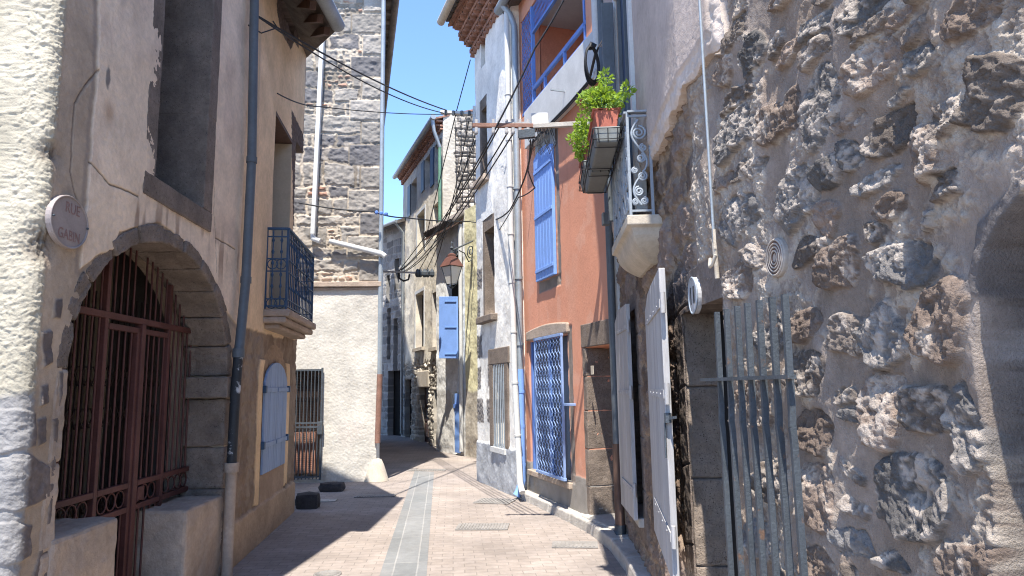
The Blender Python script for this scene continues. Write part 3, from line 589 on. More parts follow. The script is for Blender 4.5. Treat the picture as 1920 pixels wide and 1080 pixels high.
# ------------------------------------------------------------------ tall stone house behind (left)
WT = Wall([(-6.2, 12.11), (-2.43, 12.31)], -1); TE = WT.cu[-1]
H3 = thing('stone_tower_house', 'tall house of rough grey stone over a cream rendered ground floor', 'house', (-3.2, 12.3, 0))
zc3 = WT.uv(650, 533)[1]
dg = (WT.uv(500, 800)[0], WT.uv(604, 800)[0], .06, 1.96)
def f_tow(U, Z):
    f = fbm(U * 30, Z * 30, 4, 204); dd, rid = courses(U, Z, .14, .46, .25, .95, 211, .05); d2_, r2 = courses(U, Z, .05, .13, .1, .3, 217, .04)
    qd = np.minimum(np.abs(((Z + .05 * np.sin(U * 9)) % .44) - .0), .44 - ((Z) % .44)); row = np.floor(Z / .44); ql = .38 + .22 * (row % 2); quo = U > TE - ql
    qdist = np.minimum(np.minimum(Z % .44, .44 - Z % .44), np.maximum(U - (TE - ql), 0)); qr = _h(row, row * 0, 5)
    use2 = (rid > .72) & ~quo; dd = np.where(use2, np.minimum(d2_, dd + .01), dd); rr = np.where(use2, r2, rid); dd = np.where(quo, qdist, dd); rr = np.where(quo, qr, rr)
    st = sm(.004 + .02 * f, .03 + .012 * f, dd); rg_ = fbm(U * 12, Z * 15, 5, 205)
    H = -.035 + st * (.03 + .025 * (rr - .5) + .045 * (rg_ - .5)) + (1 - st) * .02 * f
    K = mixc(col(.44, .37, .285, U) * (.75 + .5 * f)[..., None], col(.26, .235, .205, U) * (.65 + .7 * rr)[..., None], st)
    br = st * (use2 & (r2 > .62)); K = mixc(K, col(.40, .20, .13, U), .75 * br); dk = st * (rr < .18); K = mixc(K, col(.13, .125, .13, U), .7 * dk)
    bl = (fbm(U * 1.6, Z * 1.6, 3, 222) > .60) * (1 - st); K = mixc(K, col(.05, .045, .04, U), .55 * bl)
    pat = sm(.60, .66, fbm(U * 2.3, Z * 2.8, 4, 229)) * ~quo; K = mixc(K, col(.43, .37, .30, U), .6 * pat); H = H - .01 * pat
    lo = sm(zc3 + .01, zc3 - .01, Z); sp = fbm(U * 60, Z * 60, 3, 240); wv = fbm(U * 2, Z * 2, 4, 241)
    L_ = col(.54, .505, .445, U) * (.95 + .1 * wv)[..., None]; L_ = mixc(L_, col(.50, .43, .38, U), .4 * sm(.5, .7, fbm(U * 1.5, Z * 1.2, 3, 243))); ft = sm(.16, .0, Z + .1 * (f - .5)); L_ = mixc(L_, col(.42, .38, .33, U), .6 * ft)
    H = H * (1 - lo) + lo * (.03 + .03 * (wv - .5) + .010 * (sp - .5)); return H, mixc(K, L_, lo)
grid('wall', WT, np.concatenate([np.arange(0, 1.2, .1), np.arange(1.2, TE, .0135), [TE]]), np.arange(-.1, 9.2, .0135), f_tow, M_WALL, H3, [dg], .35)
b = MB(); cn = [WT.P(0, 0, -.36), WT.P(TE - .02, 0, -.36), (-4.75, 22.0, 0), (-9, 22, 0)]; b.prism([(x, y, 9.15) for x, y, _ in cn], [(x, y, -.1) for x, y, _ in cn]); b.build('side_wall', M_RENDER, H3)
b = MB(); b.wbox(WT, 1.0, TE + .06, zc3 - .06, zc3 + .035, -.1, .10); b.wbox(WT, 1.0, TE + .03, zc3 - .11, zc3 - .063, -.1, .06); worn(b.build('cornice', M_RENDER, H3, bevel=.012), 5, .02, .2)
b = MB(); ea = [WT.P(0, 9.25, .15), WT.P(TE + .30, 9.25, .15), (-4.45, 22.2, 9.25), (-9, 22.2, 9.25)]; ridge = [(-6, 13.6, 10.4), (-7, 21, 10.4)]
b.add(ea + ridge, [(0, 1, 4), (1, 2, 5, 4), (2, 3, 5), (3, 0, 4, 5), (3, 2, 1, 0)]); b.build('roof', M_TILE_D, H3)
b = MB()
A_, B_ = np.array(ea[1]) - (0, 0, .06), np.array(ea[2]) - (0, 0, .06); b.tube([A_, B_], .07, 10)
for k in range(28): q = A_ + (B_ - A_) * (k + .5) / 28; b.tube([q - (.35, 0, -.09), q + (.03, 0, .06)], .08, 8)
b.build('eave_tiles', M_TILE_D, H3)
# doorway with hung lattice, closed by an iron grille
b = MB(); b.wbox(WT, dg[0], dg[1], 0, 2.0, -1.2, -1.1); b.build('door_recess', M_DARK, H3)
b = MB()
for i in range(34): z = 1.02 + i * .028; b.wbox(WT, dg[0] + .02, dg[1] - .1, z, z + .008, -.16, -.15)
for i in range(30): u = dg[0] + .02 + i * .028; b.wbox(WT, u, u + .008, 1.0, 1.95, -.15, -.14) if u < dg[1] - .1 else None
b.build('door_lattice', M_DARKWOOD, H3)
gd = thing('grille', None, None, (0, 0, 0)); gd.parent = H3; b = MB(); gu0, gu1 = WT.uv(530, 800)[0], dg[1]
for z in (.1, 1.94, 1.02, .95): b.bar(WT.P(gu0, z, .08), WT.P(gu1, z, .08), .02, .03)
for u in (gu0, gu1): b.bar(WT.P(u, .05, .08), WT.P(u, 1.98, .08), .035, .03)
b.build('grille_frame', M_IRON, gd); b = MB()
for i in range(1, 11): u = gu0 + (gu1 - gu0) * i / 11; b.tube([WT.P(u, .06, .08), WT.P(u, 1.95, .08)], .010, 6)
b.build('grille_bars', M_IRON, gd); b = MB(); b.wbox(WT, gu1 - .06, gu1 + .03, .82, 1.04, .05, .13); b.build('lock', M_IRON, gd, bevel=.006)
b = MB(); cu0, cu1 = dg[0] + .15, dg[1] - .14
for i in range(19): z = .16 + i * .036; b.wbox(WT, cu0, cu1, z, z + .014, -.10, -.09)
for i in range(18): u = cu0 + (cu1 - cu0) * i / 17; b.wbox(WT, u - .006, u + .006, .14, .84, -.09, -.08)
b.wbox(WT, cu0, cu1, .13, .85, -.30, -.14); b.top('lattice_box', M_TILE, 'orange latticed box standing behind the iron grille of the doorway', 'box')
# pipes on the tower
dp = thing('downpipe', 'white square downpipe running down the middle of the grey stone wall', 'downpipe', WT.px(588, 450, .05)); b = MB(); p0, p1 = WT.px(605, 66, .06), WT.px(587, 440, .06); b.bar(p0, p1, .10, .08); b.build('pipe', M_WHITEP, dp, bevel=.01)
b = MB(); b.tube([p1 + (0, 0, .02), p1 - (0, 0, .07), p1 + (.14, -.02, -.13)], .05, 10); b.build('elbow', M_WHITEP, dp)
p0, p1 = WT.px(618, 452, .1), WT.px(716, 476, .12); b = MB(); b.tube([p0, p1, p1 + (.06, 0, -.05)], [.045, .05, .05], 10); b.top('sloping_gutter', M_WHITEP, 'short white gutter pipe sloping to the corner of the stone wall above the cornice', 'gutter pipe')
dp = thing('downpipe', 'thin grey downpipe on the corner of the tall stone wall, reddish at its foot', 'downpipe', WT.P(TE + .03, 0, .05)); b = MB(); b.tube([WT.P(TE + .03, 9.15, .04), WT.P(TE + .04, 3.6, .05), WT.P(TE + .05, 2.2, .09), WT.P(TE + .05, 1.85, .07)], .042, 10); b.build('pipe', M_BLUEGREY if 0 else M_ZINC, dp)
b = MB(); b.tube([WT.P(TE + .05, 1.85, .07), WT.P(TE + .02, .65, .05)], .05, 10); b.build('foot_pipe', M_RUST, dp)
# guard stone at the corner
b = MB(); b.lathe(ground(703, 903) + (0, .12, 0), [(.22, 0), (.19, .10), (.13, .28), (.09, .36), (.03, .39)], 14); b.top('guard_stone', M_CREAM, 'whitewashed conical guard stone at the foot of the cream corner', 'guard stone')

# ------------------------------------------------------------------ far end: dark house, beige house, narrow house
def plain(u_, f, amp): return (fbm(u_ * 25, f * 25, 4, 9) - .5) * amp
WD = Wall([(-3.62, 23.0), (-6.2, 26.2)], 1)
H4 = thing('far_stone_house', 'grey stone house at the far bend with a small tiled eave', 'house', (-4.5, 24.2, 0))
def f_far(U, Z):
    dd, rid = courses(U, Z, .16, .34, .2, .6, 311, .05); st = sm(.0, .03, dd); f = fbm(U * 20, Z * 20, 4, 3)
    return -.03 + st * (.02 + .05 * (fbm(U * 10, Z * 10, 4, 4) - .5)), mixc(col(.42, .40, .37, U) * (.7 + .6 * f)[..., None], col(.30, .29, .28, U) * (.6 + .8 * rid)[..., None], st)
ztd = at(735, 425, 23.8)[2]
fh = [(.55, .85, 1.9, 4.0), (.3, 1.2, -.05, 2.2), (.5, .8, 5.0, 6.1), (1.15, 1.4, 4.6, 5.6), (1.05, 1.3, 2.6, 4.4)]
grid('wall', WD, np.arange(0, WD.cu[-1], .025), np.arange(-.1, ztd, .025), f_far, M_WALL, H4, fh, .3)
b = MB(); b.wbox(WD, 0, WD.cu[-1], -.1, ztd, -3, -.31); b.build('rear_wall', M_RENDER, H4)
for h in fh:
    b = MB(); b.wbox(WD, h[0], h[1], h[2], h[3], -.28, -.24); b.build('door' if h[2] < 0 else 'window', M_DARK, H4)
b = MB(); b.prism([WD.P(-.02, ztd, .35), WD.P(WD.cu[-1], ztd, .35), WD.P(WD.cu[-1], ztd + 1.2, -2.8), WD.P(-.02, ztd + 1.2, -2.8)], [WD.P(-.02, ztd - .12, .35), WD.P(WD.cu[-1], ztd - .12, .35), WD.P(WD.cu[-1], ztd + 1.0, -2.8), WD.P(-.02, ztd + 1.0, -2.8)]); b.build('roof', M_TILE_D, H4)
b = MB(); b.tube([WD.P(-.02, ztd - .06, .40), WD.P(WD.cu[-1], ztd - .06, .40)], .06, 8); b.tube([WD.P(.05, ztd - .1, .40), WD.P(.08, ztd - .4, .08), WD.P(.08, .1, .08)], .045, 8); b.build('gutter', M_ZINC, H4)

WF = Wall.line((-3.78, 23.39), -20.4, 18.2, 23.45, 1); FE = WF.cu[-1]
H5 = thing('beige_house', 'weathered beige house with double tiled eave and brown panelled door in rubble base', 'house', (-2.9, 21, 0))
fz = 9.0; wz1 = WF.uv(755, 660)[1]
def rc(W, x0, y0, x1, y1):
    (a, c), (d, e) = W.uv(x0, y0), W.uv(x1, y1); return (min(a, d), max(a, d), min(c, e), max(c, e))
fo = [rc(WF, 783, 405, 797, 470), rc(WF, 812, 388, 823, 440), rc(WF, 780, 553, 795, 650), rc(WF, 811, 550, 822, 650), rc(WF, 785, 727, 802, 834), rc(WF, 754, 712, 770, 826), rc(WF, 812, 730, 821, 838)]
up_w = [rc(WF, 756 + 15, 345, 781, 392), rc(WF, 797, 300, 806, 345), rc(WF, 815, 275, 828, 330)]
st_z = 2.35
def f_bei(U, Z):
    f = fbm(U * 25, Z * 25, 4, 403); wn = fbm(U * 3, Z * 3, 4, 404); lo = sm(st_z + .12, st_z - .02, Z + .5 * (wn - .5)); dd, rid = courses(U, Z, .09, .25, .12, .4, 411, .06); st = sm(.0, .035, dd)
    H = (wn - .5) * .03 + f * .008 + lo * (-.04 + st * (.03 + .04 * (rid - .5) + .05 * (f - .5)))
    K = col(.66, .60, .49, U) * (.80 + .44 * wn)[..., None]; K = mixc(K, col(.46, .42, .37, U), .8 * sm(.52, .62, fbm(U * 1.7, Z * 1.3, 4, 420)))
    K = mixc(K, mixc(col(.56, .50, .42, U), col(.40, .36, .30, U) * (.5 + rid)[..., None], st), lo)
    dk = sm(7.35, 7.55, Z + .3 * (wn - .5)); return H, mixc(K, col(.36, .37, .38, U), .5 * dk)  # blue-grey under the eave: its shade put into the wall colour
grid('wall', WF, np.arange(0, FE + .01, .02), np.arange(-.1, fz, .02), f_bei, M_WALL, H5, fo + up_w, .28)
b = MB(); b.wbox(WF, .02, FE, -.1, fz, -4, -.29); b.build('rear_wall', M_RENDER, H5)
for i, h in enumerate(fo + up_w):
    b = MB(); b.wbox(WF, h[0], h[1], h[2], h[3], -.26, -.2)
    if i == 4:
        o = b.build('door', M_BROWNWOOD, H5, label='brown panelled door'); b = MB(); c_ = (h[0] + h[1]) / 2
        for a0, a1 in ((h[0] + .05, c_ - .03), (c_ + .03, h[1] - .05)):
            for z0, z1 in ((.15, .55), (.62, 1.0), (1.1, 1.85)): b.wbox(WF, a0, a1, z0, z1, -.2, -.17)
        b.build('panel', M_BROWNWOOD, o, bevel=.01); b = MB(); b.wbox(WF, h[0] - .12, h[1] + .12, h[3] - .0 + .003, h[3] + .5, -.2, .03); b.build('lintel', M_CREAM, H5, bevel=.03)
    else:
        o = b.build('window' if i not in (5, 6) else 'doorway', M_DARK, H5)
        if i in (0, 2): b = MB(); b.wbox(WF, h[0] - .10, h[0] - .003, h[2], h[3], -.05, .02); b.wbox(WF, h[0] - .10, h[1] + .1, h[3] + .003, h[3] + .1, -.05, .02); b.wbox(WF, h[1] + .003, h[1] + .10, h[2], h[3], -.05, .02); b.build('frame', M_WHITEP, o)
        if i in (2, 3): b = MB(); b.wbox(WF, h[0], h[0] + (h[1] - h[0]) * .42, h[2], h[3] - .05, -.15, -.11); b.build('shutter', M_SHUT_R, o); b = MB(); b.wbox(WF, h[0] - .1, h[1] + .1, h[2] - .1, h[2] - .003, -.1, .1); b.build('sill', M_CREAM, o)
        if i > 6:
            b = MB(); b.wbox(WF, h[1] + .02, h[1] + .42, h[2], h[3], .0, .04); b.build('shutter', M_BLUEGREY if i < 9 else M_SLATE, o)
# eave: two rows of half round tiles under the roof edge
def genoise(W, u0, u1, z, rows, r, o0, m, parent, dz=.13, do=.12):
    b = MB()
    for k in range(rows):
        n = int((u1 - u0) / (2 * r)); o = o0 + do * (k + 1)
        for i in range(n):
            u = u0 + (i + .5 + .5 * (k % 2)) * (u1 - u0) / n; zz_ = z + k * dz
            if u > u1 - r * .5: continue
            pr = [(u + r * .95 * math.cos(t), zz_ + r * .85 * math.sin(t)) for t in np.linspace(0, math.pi, 8)]; pi_ = [(u + r * .72 * math.cos(t), zz_ + r * .6 * math.sin(t)) for t in np.linspace(math.pi, 0, 8)]
            b.wprism(W, pr + pi_, o - do * 2.2, o)
        b.wbox(W, u0, u1, z + k * dz + r * .86, z + (k + 1) * dz + .004, -.2, o + .012)
    return b.build('eave_tiles', m, parent)
genoise(WF, 0, FE, fz - .28, 2, .10, -.02, M_TILE, H5, .13, .10)
b = MB(); q = [WF.P(-.05, fz + .02, .26), WF.P(FE + .05, fz + .02, .26), WF.P(FE + .05, fz + 1.5, -4), WF.P(-.05, fz + 1.5, -4)]; b.prism(q, [tuple(np.array(p) - (0, 0, .05)) for p in q]); b.build('roof', M_TILE, H5)
b = MB(); b.tube([WF.P(-.1, fz + .02, .30), WF.P(FE + .1, fz + .02, .30)], .075, 10); b.build('gutter', M_ZINC, H5)
# its gable towards us, rubble laid bare under a wire net
WG = Wall([WF.P(0, 0)[:2], WF.P(0, 0)[:2] + np.array([3.2, .5])], -1)
def f_gab(U, Z):
    f = fbm(U * 25, Z * 25, 4, 503); wn = fbm(U * 4, Z * 4, 4, 504); dd, rid = courses(U, Z, .10, .26, .12, .34, 511, .05); st = sm(.0, .035, dd); ex = sm(.33, .36, U + .2 * (wn - .5)) * sm(6.1, 6.3, Z)
    H = .02 * f + ex * (-.05 + st * (.04 + .05 * (f - .5) + .02 * rid)); K = mixc(col(.50, .45, .37, U) * (.8 + .4 * wn)[..., None], mixc(col(.13, .11, .09, U), col(.36, .32, .27, U) * (.6 + .7 * rid)[..., None], st), ex); return H, K
grid('gable_wall', WG, np.arange(0, 3.2, .02), np.arange(-.1, 9.25, .02), f_gab, M_WALL, H5, [], .25)
b = MB()
for i in range(9): u = .38 + i * .16; b.tube([WG.P(u, 6.2, .03), WG.P(u - .05, 9.0, .03)], .009, 4)
b.build('wire_net', M_WIRE, H5)
dp = thing('downpipe', 'pale and green painted downpipe at the gable corner of the beige house', 'downpipe', WF.P(.05, 0, .1)); pz = [WF.P(.0, fz - .02, .30), WF.P(.0, fz - .35, .26), WF.P(.03, fz - .8, .09), WF.P(.03, 5.6, .09)]
b = MB(); b.tube(pz[:3], .05, 8); b.build('top_pipe', M_ZINC, dp); b = MB(); b.tube(pz[2:], .045, 8); b.build('middle_pipe', M_GREENP, dp); b = MB(); b.tube([pz[3], WF.P(.05, .1, .09)], .05, 8); b.build('foot_pipe', M_ZINC, dp)

WN = Wall.line((-1.91, 17.74), -30, 15.0, 17.9, 1); NE_ = WN.cu[-1]
H6 = thing('narrow_house', 'narrow pale house with a yellow strip, blue shutter and tiled canopy', 'house', (-1.4, 16.8, 0))
nz = WN.uv(850, 430)[1]; yu = WN.uv(873, 700)[0]; nd = rc(WN, 849, 735, 858, 852); nw = rc(WN, 836, 480, 868, 668)
def f_nar(U, Z):
    f = fbm(U * 30, Z * 30, 4, 603); wn = fbm(U * 3, Z * 3, 4, 604); K = col(.74, .73, .70, U) * (.85 + .25 * wn)[..., None]; K = mixc(K, col(.56, .62, .70, U), .7 * sm(.45, .6, fbm(U * 4, Z * .8, 3, 606)) * (U < NE_ * .62))
    y = sm(yu + .01, yu - .01, U + .03 * (wn - .5)); lo = sm(1.55, 1.45, Z + .2 * (wn - .5)); K = mixc(K, col(.62, .575, .37, U), y); K = mixc(K, col(.40, .36, .30, U) * (.7 + .6 * f)[..., None], lo * np.clip(y + .45, 0, 1)); return (wn - .5) * .05 + f * .008, K
grid('wall', WN, np.arange(0, NE_ + .01, .02), np.arange(-.1, nz + .35, .02), f_nar, M_WALL, H6, [nd, nw], .25)
b = MB(); b.wbox(WN, .02, NE_, -.1, nz + .33, -2.2, -.26); b.build('rear_wall', M_RENDER, H6)
b = MB(); b.wbox(WN, nw[0], nw[1], nw[2], nw[3], -.22, -.17); b.build('window', M_DARK, H6); b = MB(); b.wbox(WN, nd[0], nd[1], nd[2], nd[3], -.22, -.17); b.build('doorway', M_DARK, H6)
b = MB(); q = rc(WN, 857, 738, 866, 855); b.wbox(WN, q[0], q[1], .05, q[3], .03, .07); sh = b.build('door', M_LBLUE, H6, bevel=.008); b = MB(); b.wbox(WN, q[0] - .03, q[1] + .03, 1.1, 1.2, .073, .09); b.build('hinge', M_BLUE, sh)
b = MB(); q = [WN.px(823, 556, .42), WN.px(856, 556, .22), WN.px(857, 672, .22), WN.px(823, 672, .42)]; n_ = WN.frame(.5)[2] * .04; b.prism(q, [p - n_ for p in q]); sh = b.build('shutter', M_LBLUE, H6, bevel=.006, label='blue shutter folded open'); b = MB()
for t in (.08, .5, .93):
    b = MB(); a_ = q[0] * (1 - t) + q[3] * t; c_ = q[1] * (1 - t) + q[2] * t; b.bar(c_ + n_ * .2, a_ * .65 + c_ * .35 + n_ * .2, .02, .02); b.build('strap', M_LBLUE, sh)
b = MB(); c0, c1 = yu + .03, NE_ + .05; zc_ = WN.uv(885, 392)[1]
for i in range(16):
    u = c0 + (c1 - c0) * (i + .5) / 16; b.tube([WN.P(u, zc_ + .1, -.15), WN.P(u, zc_ - .24, .32)], .09, 8)
b.build('canopy', M_TILE_D, H6); b = MB(); q = [WN.P(c0, zc_ - .02, -.1), WN.P(c1, zc_ - .02, -.1), WN.P(c1, zc_ - .34, .33), WN.P(c0, zc_ - .34, .33)]; b.prism(q, [p - (0, 0, .05) for p in q]); b.build('canopy_boards', M_BROWNWOOD, H6)
dp = thing('downpipe', 'white downpipe between the blue shutter and the yellow strip', 'downpipe', WN.px(869, 850, .08)); b = MB(); b.tube([WN.P(yu + .12, nz, .07), WN.P(yu + .10, .1, .07)], .05, 8); b.build('pipe', M_WHITEP, dp)

# ------------------------------------------------------------------ white house
WW = Wall.line((-.48, 11.73), -19.6, 10.25, 12.15, 1); WE_ = WW.cu[-1]
H7 = thing('white_house', 'tall patchy white house with tiled eave and basalt framed openings', 'house', (-.3, 11.5, 0))
wz = 7.9; ho = [rc(WW, 900, 150, 914, 318), rc(WW, 902, 44, 911, 118), rc(WW, 906, 415, 929, 588), rc(WW, 926, 684, 950, 842)]
ho[0] = (*ho[0][:2], 5.25, 6.75)
def f_whi(U, Z):
    f = fbm(U * 30, Z * 30, 4, 703); wn = fbm(U * 2, Z * 1.6, 4, 704); w2 = fbm(U * 6, Z * 6, 4, 705); H = (wn - .5) * .04 + f * .005
    K = col(.78, .745, .675, U) * (.90 + .26 * wn)[..., None]; K = mixc(K, col(.60, .56, .50, U), .6 * sm(.55, .62, w2) * sm(5.2, 4, Z) * sm(.9, 1.3, Z)); K = mixc(K, col(.58, .56, .53, U), .5 * sm(.54, .6, fbm(U * 1.2, Z * 1.8, 4, 711)) * sm(6, 4.5, Z))
    hi = np.maximum(sm(.52, .55, fbm(U * 2.5, Z * 1.1, 4, 714)) * sm(3.8, 4.1, Z) * sm(5.3, 5., Z), 0); H += .012 * hi; K = mixc(K, col(.70, .69, .66, U), hi)
    for z, u0, u1 in ((1.2, WE_ - .35, WE_), (1.75, WE_ - .2, WE_), (2.3, WE_ - .3, WE_), (2.95, WE_ - .18, WE_), (3.5, WE_ - .3, WE_), (1.2, WE_ - .95, WE_ - .75), (1.8, WE_ - .9, WE_ - .78)):
        m = sm(-.01, .02, np.minimum(np.minimum(U - u0, u1 + .2 - U), .2 - np.abs(Z - z)) + .06 * (w2 - .5)); K = mixc(K, col(.22, .20, .185, U) * (.7 + .6 * f)[..., None], m); H += m * (.02 * (f - .5))
    lo = sm(.70, .66, Z + .06 * (w2 - .5)); H += lo * (.02 + .02 * (w2 - .5)); K = mixc(K, col(.36, .37, .385, U) * (.75 + .5 * w2)[..., None], lo); return H, K
grid('wall', WW, np.arange(0, WE_ + .01, .0125), np.arange(-.1, wz, .0125), f_whi, M_WALL, H7, ho, .3)
b = MB(); b.wbox(WW, .02, WE_, -.1, wz, -4, -.31); b.build('rear_wall', M_RENDER, H7)
for i, h in enumerate(ho):
    b = MB(); b.wbox(WW, h[0], h[1], h[2], h[3], -.28, -.22); o = b.build('window', M_DARK, H7)
    if i in (0, 2):
        b = MB(); b.wbox(WW, h[0] - .12, h[1] + .12, h[2] - .12, h[2] - .003, -.1, .12); b.build('sill', M_BASALT if i == 2 else M_RENDER, o, bevel=.015)
        b = MB(); b.wbox(WW, h[1] - .10, h[1] - .003, h[2], h[3] - .003, -.21, .012); b.wbox(WW, h[0] + .004, h[1] - .103, h[3] - .22, h[3] - .004, -.21, .008); b.build('surround', M_BASALT, o)
    if i == 3:
        b = MB(); b.wbox(WW, h[0] - .16, h[0] - .003, h[2], h[3], -.2, .03); b.wbox(WW, h[1] + .003, h[1] + .18, h[2], h[3], -.2, .03); b.wbox(WW, h[0] - .2, h[1] + .22, h[3] + .003, h[3] + .26, -.2, .032); b.build('surround', M_BASALT, o, bevel=.012)
        b = MB(); b.wbox(WW, h[0] - .06, h[1] + .06, h[2] - .08, h[2] - .003, -.15, .06); b.build('sill', M_WHITEP, o)
        b = MB()
        for k in range(7): u = h[0] + (h[1] - h[0]) * (k + .5) / 7; b.tube([WW.P(u, h[2], .02), WW.P(u, h[3], .02)], .010, 6)
        b.build('bars', M_WIREPALE, o)
genoise(WW, 0, WE_ + .1, wz - .1, 4, .095, -.04, M_TILE, H7, .15, .11)
b = MB(); u = 0.03
while u < WE_ + .1: b.tube([WW.P(u, wz + .72, -.1), WW.P(u, wz + .58, .56)], .09, 8); u += .18
b.build('roof_tiles', M_TILE_D, H7); b = MB(); q = [WW.P(-.05, wz + .5, .50), WW.P(WE_ + .1, wz + .5, .50), WW.P(WE_ + .1, wz + 2, -4), WW.P(-.05, wz + 2, -4)]; b.prism(q, [p - (0, 0, .05) for p in q]); b.build('roof', M_TILE, H7)
b = MB(); b.tube([WW.P(-.05, wz + .52, .64), WW.P(WE_ + .1, wz + .52, .64)], .075, 10); b.build('gutter', M_CREAM, H7)
dp = thing('downpipe', 'white jointed pipe down the right edge of the white house', 'downpipe', WW.px(975, 930, .06)); b = MB(); pz = [WW.px(x, y, .07) for x, y in ((948, -60), (951, 100), (959, 500), (965, 700), (972, 840), (975, 905))]; pz += [pz[-1] + (.03, -.12, -.12)]; b.tube(pz, .045, 10); b.build('pipe', M_WHITEP, dp)
b = MB()
for t in range(8): z = .9 + t * .75; k = np.interp(z, [p[2] for p in pz[::-1]], range(len(pz))[::-1]); i = int(min(k, len(pz) - 2)); q = pz[i] + (pz[i + 1] - pz[i]) * (k - i); b = MB(); b.tube([q - (0, 0, .012), q + (0, 0, .012)], .054, 10); b.build('collar', M_WHITEP, dp)
# ------------------------------------------------------------------ orange house
WO = Wall.line((.15, 10.38), -17.6, 7.22, 10.42, 1); OE = WO.cu[-1]
H8 = thing('orange_house', 'orange rendered house with blue shutter, blue lattice window guard and open loggia', 'house', (.6, 9, 0))
ow = rc(WO, 1004, 632, 1064, 885); ow = (WO.uv(1067, 760, .0)[0], WO.uv(1002, 760, -.06)[0] + .04, .42, 2.24); od = (.12, WO.uv(1104, 800)[0], .12, 2.04); lf = WO.uv(978, 150)[0]; ol = (WO.uv(1098, 30)[0], lf, 5.76, 7.35)
osx = rc(WO, 1006, 290, 1046, 514)
def f_ora(U, Z):
    f = fbm(U * 90, Z * 90, 2, 803); wn = fbm(U * 2, Z * 1.2, 4, 804); w2 = fbm(U * 8, Z * 8, 4, 805); H = (wn - .5) * .012 + (f - .5) * .0025
    K = col(.64, .295, .19, U) * (.93 + .14 * wn)[..., None]; K = mixc(K, col(.62, .34, .24, U), .5 * sm(.5, .7, fbm(U * 1.4, Z * .7, 4, 811)))
    K = mixc(K, col(.48, .215, .14, U), .2 * sm(.52, .66, fbm(U * 9, Z * .7, 4, 831)) * sm(.3, .7, fbm(U * 1.5, Z * .8, 3, 832) + .1)); K = mixc(K, col(.40, .23, .17, U), .4 * sm(1.0, .5, Z + .5 * (w2 - .5))); K = mixc(K, col(.66, .42, .32, U), .25 * sm(.60, .68, fbm(U * 4, Z * 3, 5, 833)))
    lo = sm(.53, .51, Z + .03 * (w2 - .5)); H += lo * .006; K = mixc(K, col(.29, .265, .235, U) * (.8 + .4 * w2)[..., None], lo)
    for u0, u1, z0, z1 in ((osx[0] - .12, osx[0] - .002, osx[2] - .1, osx[3] + .1), (osx[0] - .1, osx[1] + .03, osx[2] - .16, osx[2]), (ow[0] - .14, ow[0] - .002, ow[2], ow[3] + .1)):
        m = sm(-.015, .015, np.minimum(np.minimum(U - u0, u1 - U), np.minimum(Z - z0, z1 - Z)) + .05 * (w2 - .5)); K = mixc(K, col(.24, .20, .17, U) * (.6 + .8 * w2)[..., None], m); H -= .012 * m
    return H, K
M_ORW = mat('orange_wall', attr=True, rough=.95, var=.04, vs=2, bump=.35, bs=170, spec=.1)
grid('wall', WO, np.arange(0, OE + .01, .013), np.arange(-.1, 7.72, .013), f_ora, M_ORW, H8, [ow, od, ol], .32)
b = MB(); b.wbox(WO, 0, OE, -.1, 5.55, -4, -.46); b.wbox(WO, 0, OE, 5.56, 7.7, -4, -1.9); b.build('rear_wall', M_ORANGE, H8)
# lattice guard before the lower window
b = MB(); b.wbox(WO, ow[0], ow[1], ow[2], ow[3], -.12, -.06); p = b.build('window', mat('night_blue', (.025, .045, .085), .4), H8); b = MB(); c_ = (ow[0] + ow[1]) / 2; b.wbox(WO, c_ - .03, c_ + .03, ow[2], ow[3], -.058, -.03); b.wbox(WO, ow[0], ow[0] + .06, ow[2], ow[3], -.058, -.033); b.wbox(WO, ow[1] - .06, ow[1], ow[2], ow[3], -.058, -.033); b.build('frame', M_BLUE, p)
b = MB(); b.wbox(WO, ow[0] - .05, ow[1] + .02, ow[2] - .08, ow[2] - .003, -.2, .05); b.build('sill', M_RENDER, H8, bevel=.012)
b = MB(); n = 9; uu = [ow[0] - .06 + (ow[1] - ow[0] + .1) * k / n for k in range(n + 1)]; b.wprism(WO, [(u, ow[3] + .02) for u in uu] + [(u, ow[3] + .15 + .05 * math.sin(math.pi * k / n)) for k, u in reversed(list(enumerate(uu)))], -.1, .035); b.build('lintel', M_RENDER, H8, bevel=.02)
GQ = thing('window_guard', None, None, (0, 0, 0)); GQ.parent = H8; go = .13
a0, z1 = WO.uv(1052, 627, go); a1, _ = WO.uv(1003, 637, go); z0 = WO.uv(1061, 900, go)[1]
b = MB(); 
for u in (a0, a1): b.wbox(WO, u - .014, u + .014, z0, z1, go - .014, go + .014)
for z in (z0, z1): b.wbox(WO, a0 - .018, a1 + .018, z - .018, z + .018, go - .02, go + .02)
for z in ((z0 + z1) / 2,): b.wbox(WO, a0 - .10, a0 - .02, z, z + .03, go - .15, go)
b.build('guard_frame', M_GUARD, GQ, bevel=.003)
b = MB(); nx, nzz = 9, 20; du = (a1 - a0) / nx; dz_ = (z1 - z0) / nzz
for i in range(nx):
    for ph in (0, 1):
        pts = []
        for j in range(nzz * 2 + 1):
            t = j / 2; s_ = (j + ph * 2) % 4; k = (0, .5, 1, .5)[s_]; pts.append(WO.P(a0 + du * (i + k), z0 + dz_ * t, go + .008 * (1 if ph else -1)))
        b.tube(pts, .005, 5)
b.build('lattice', M_GUARD, GQ)
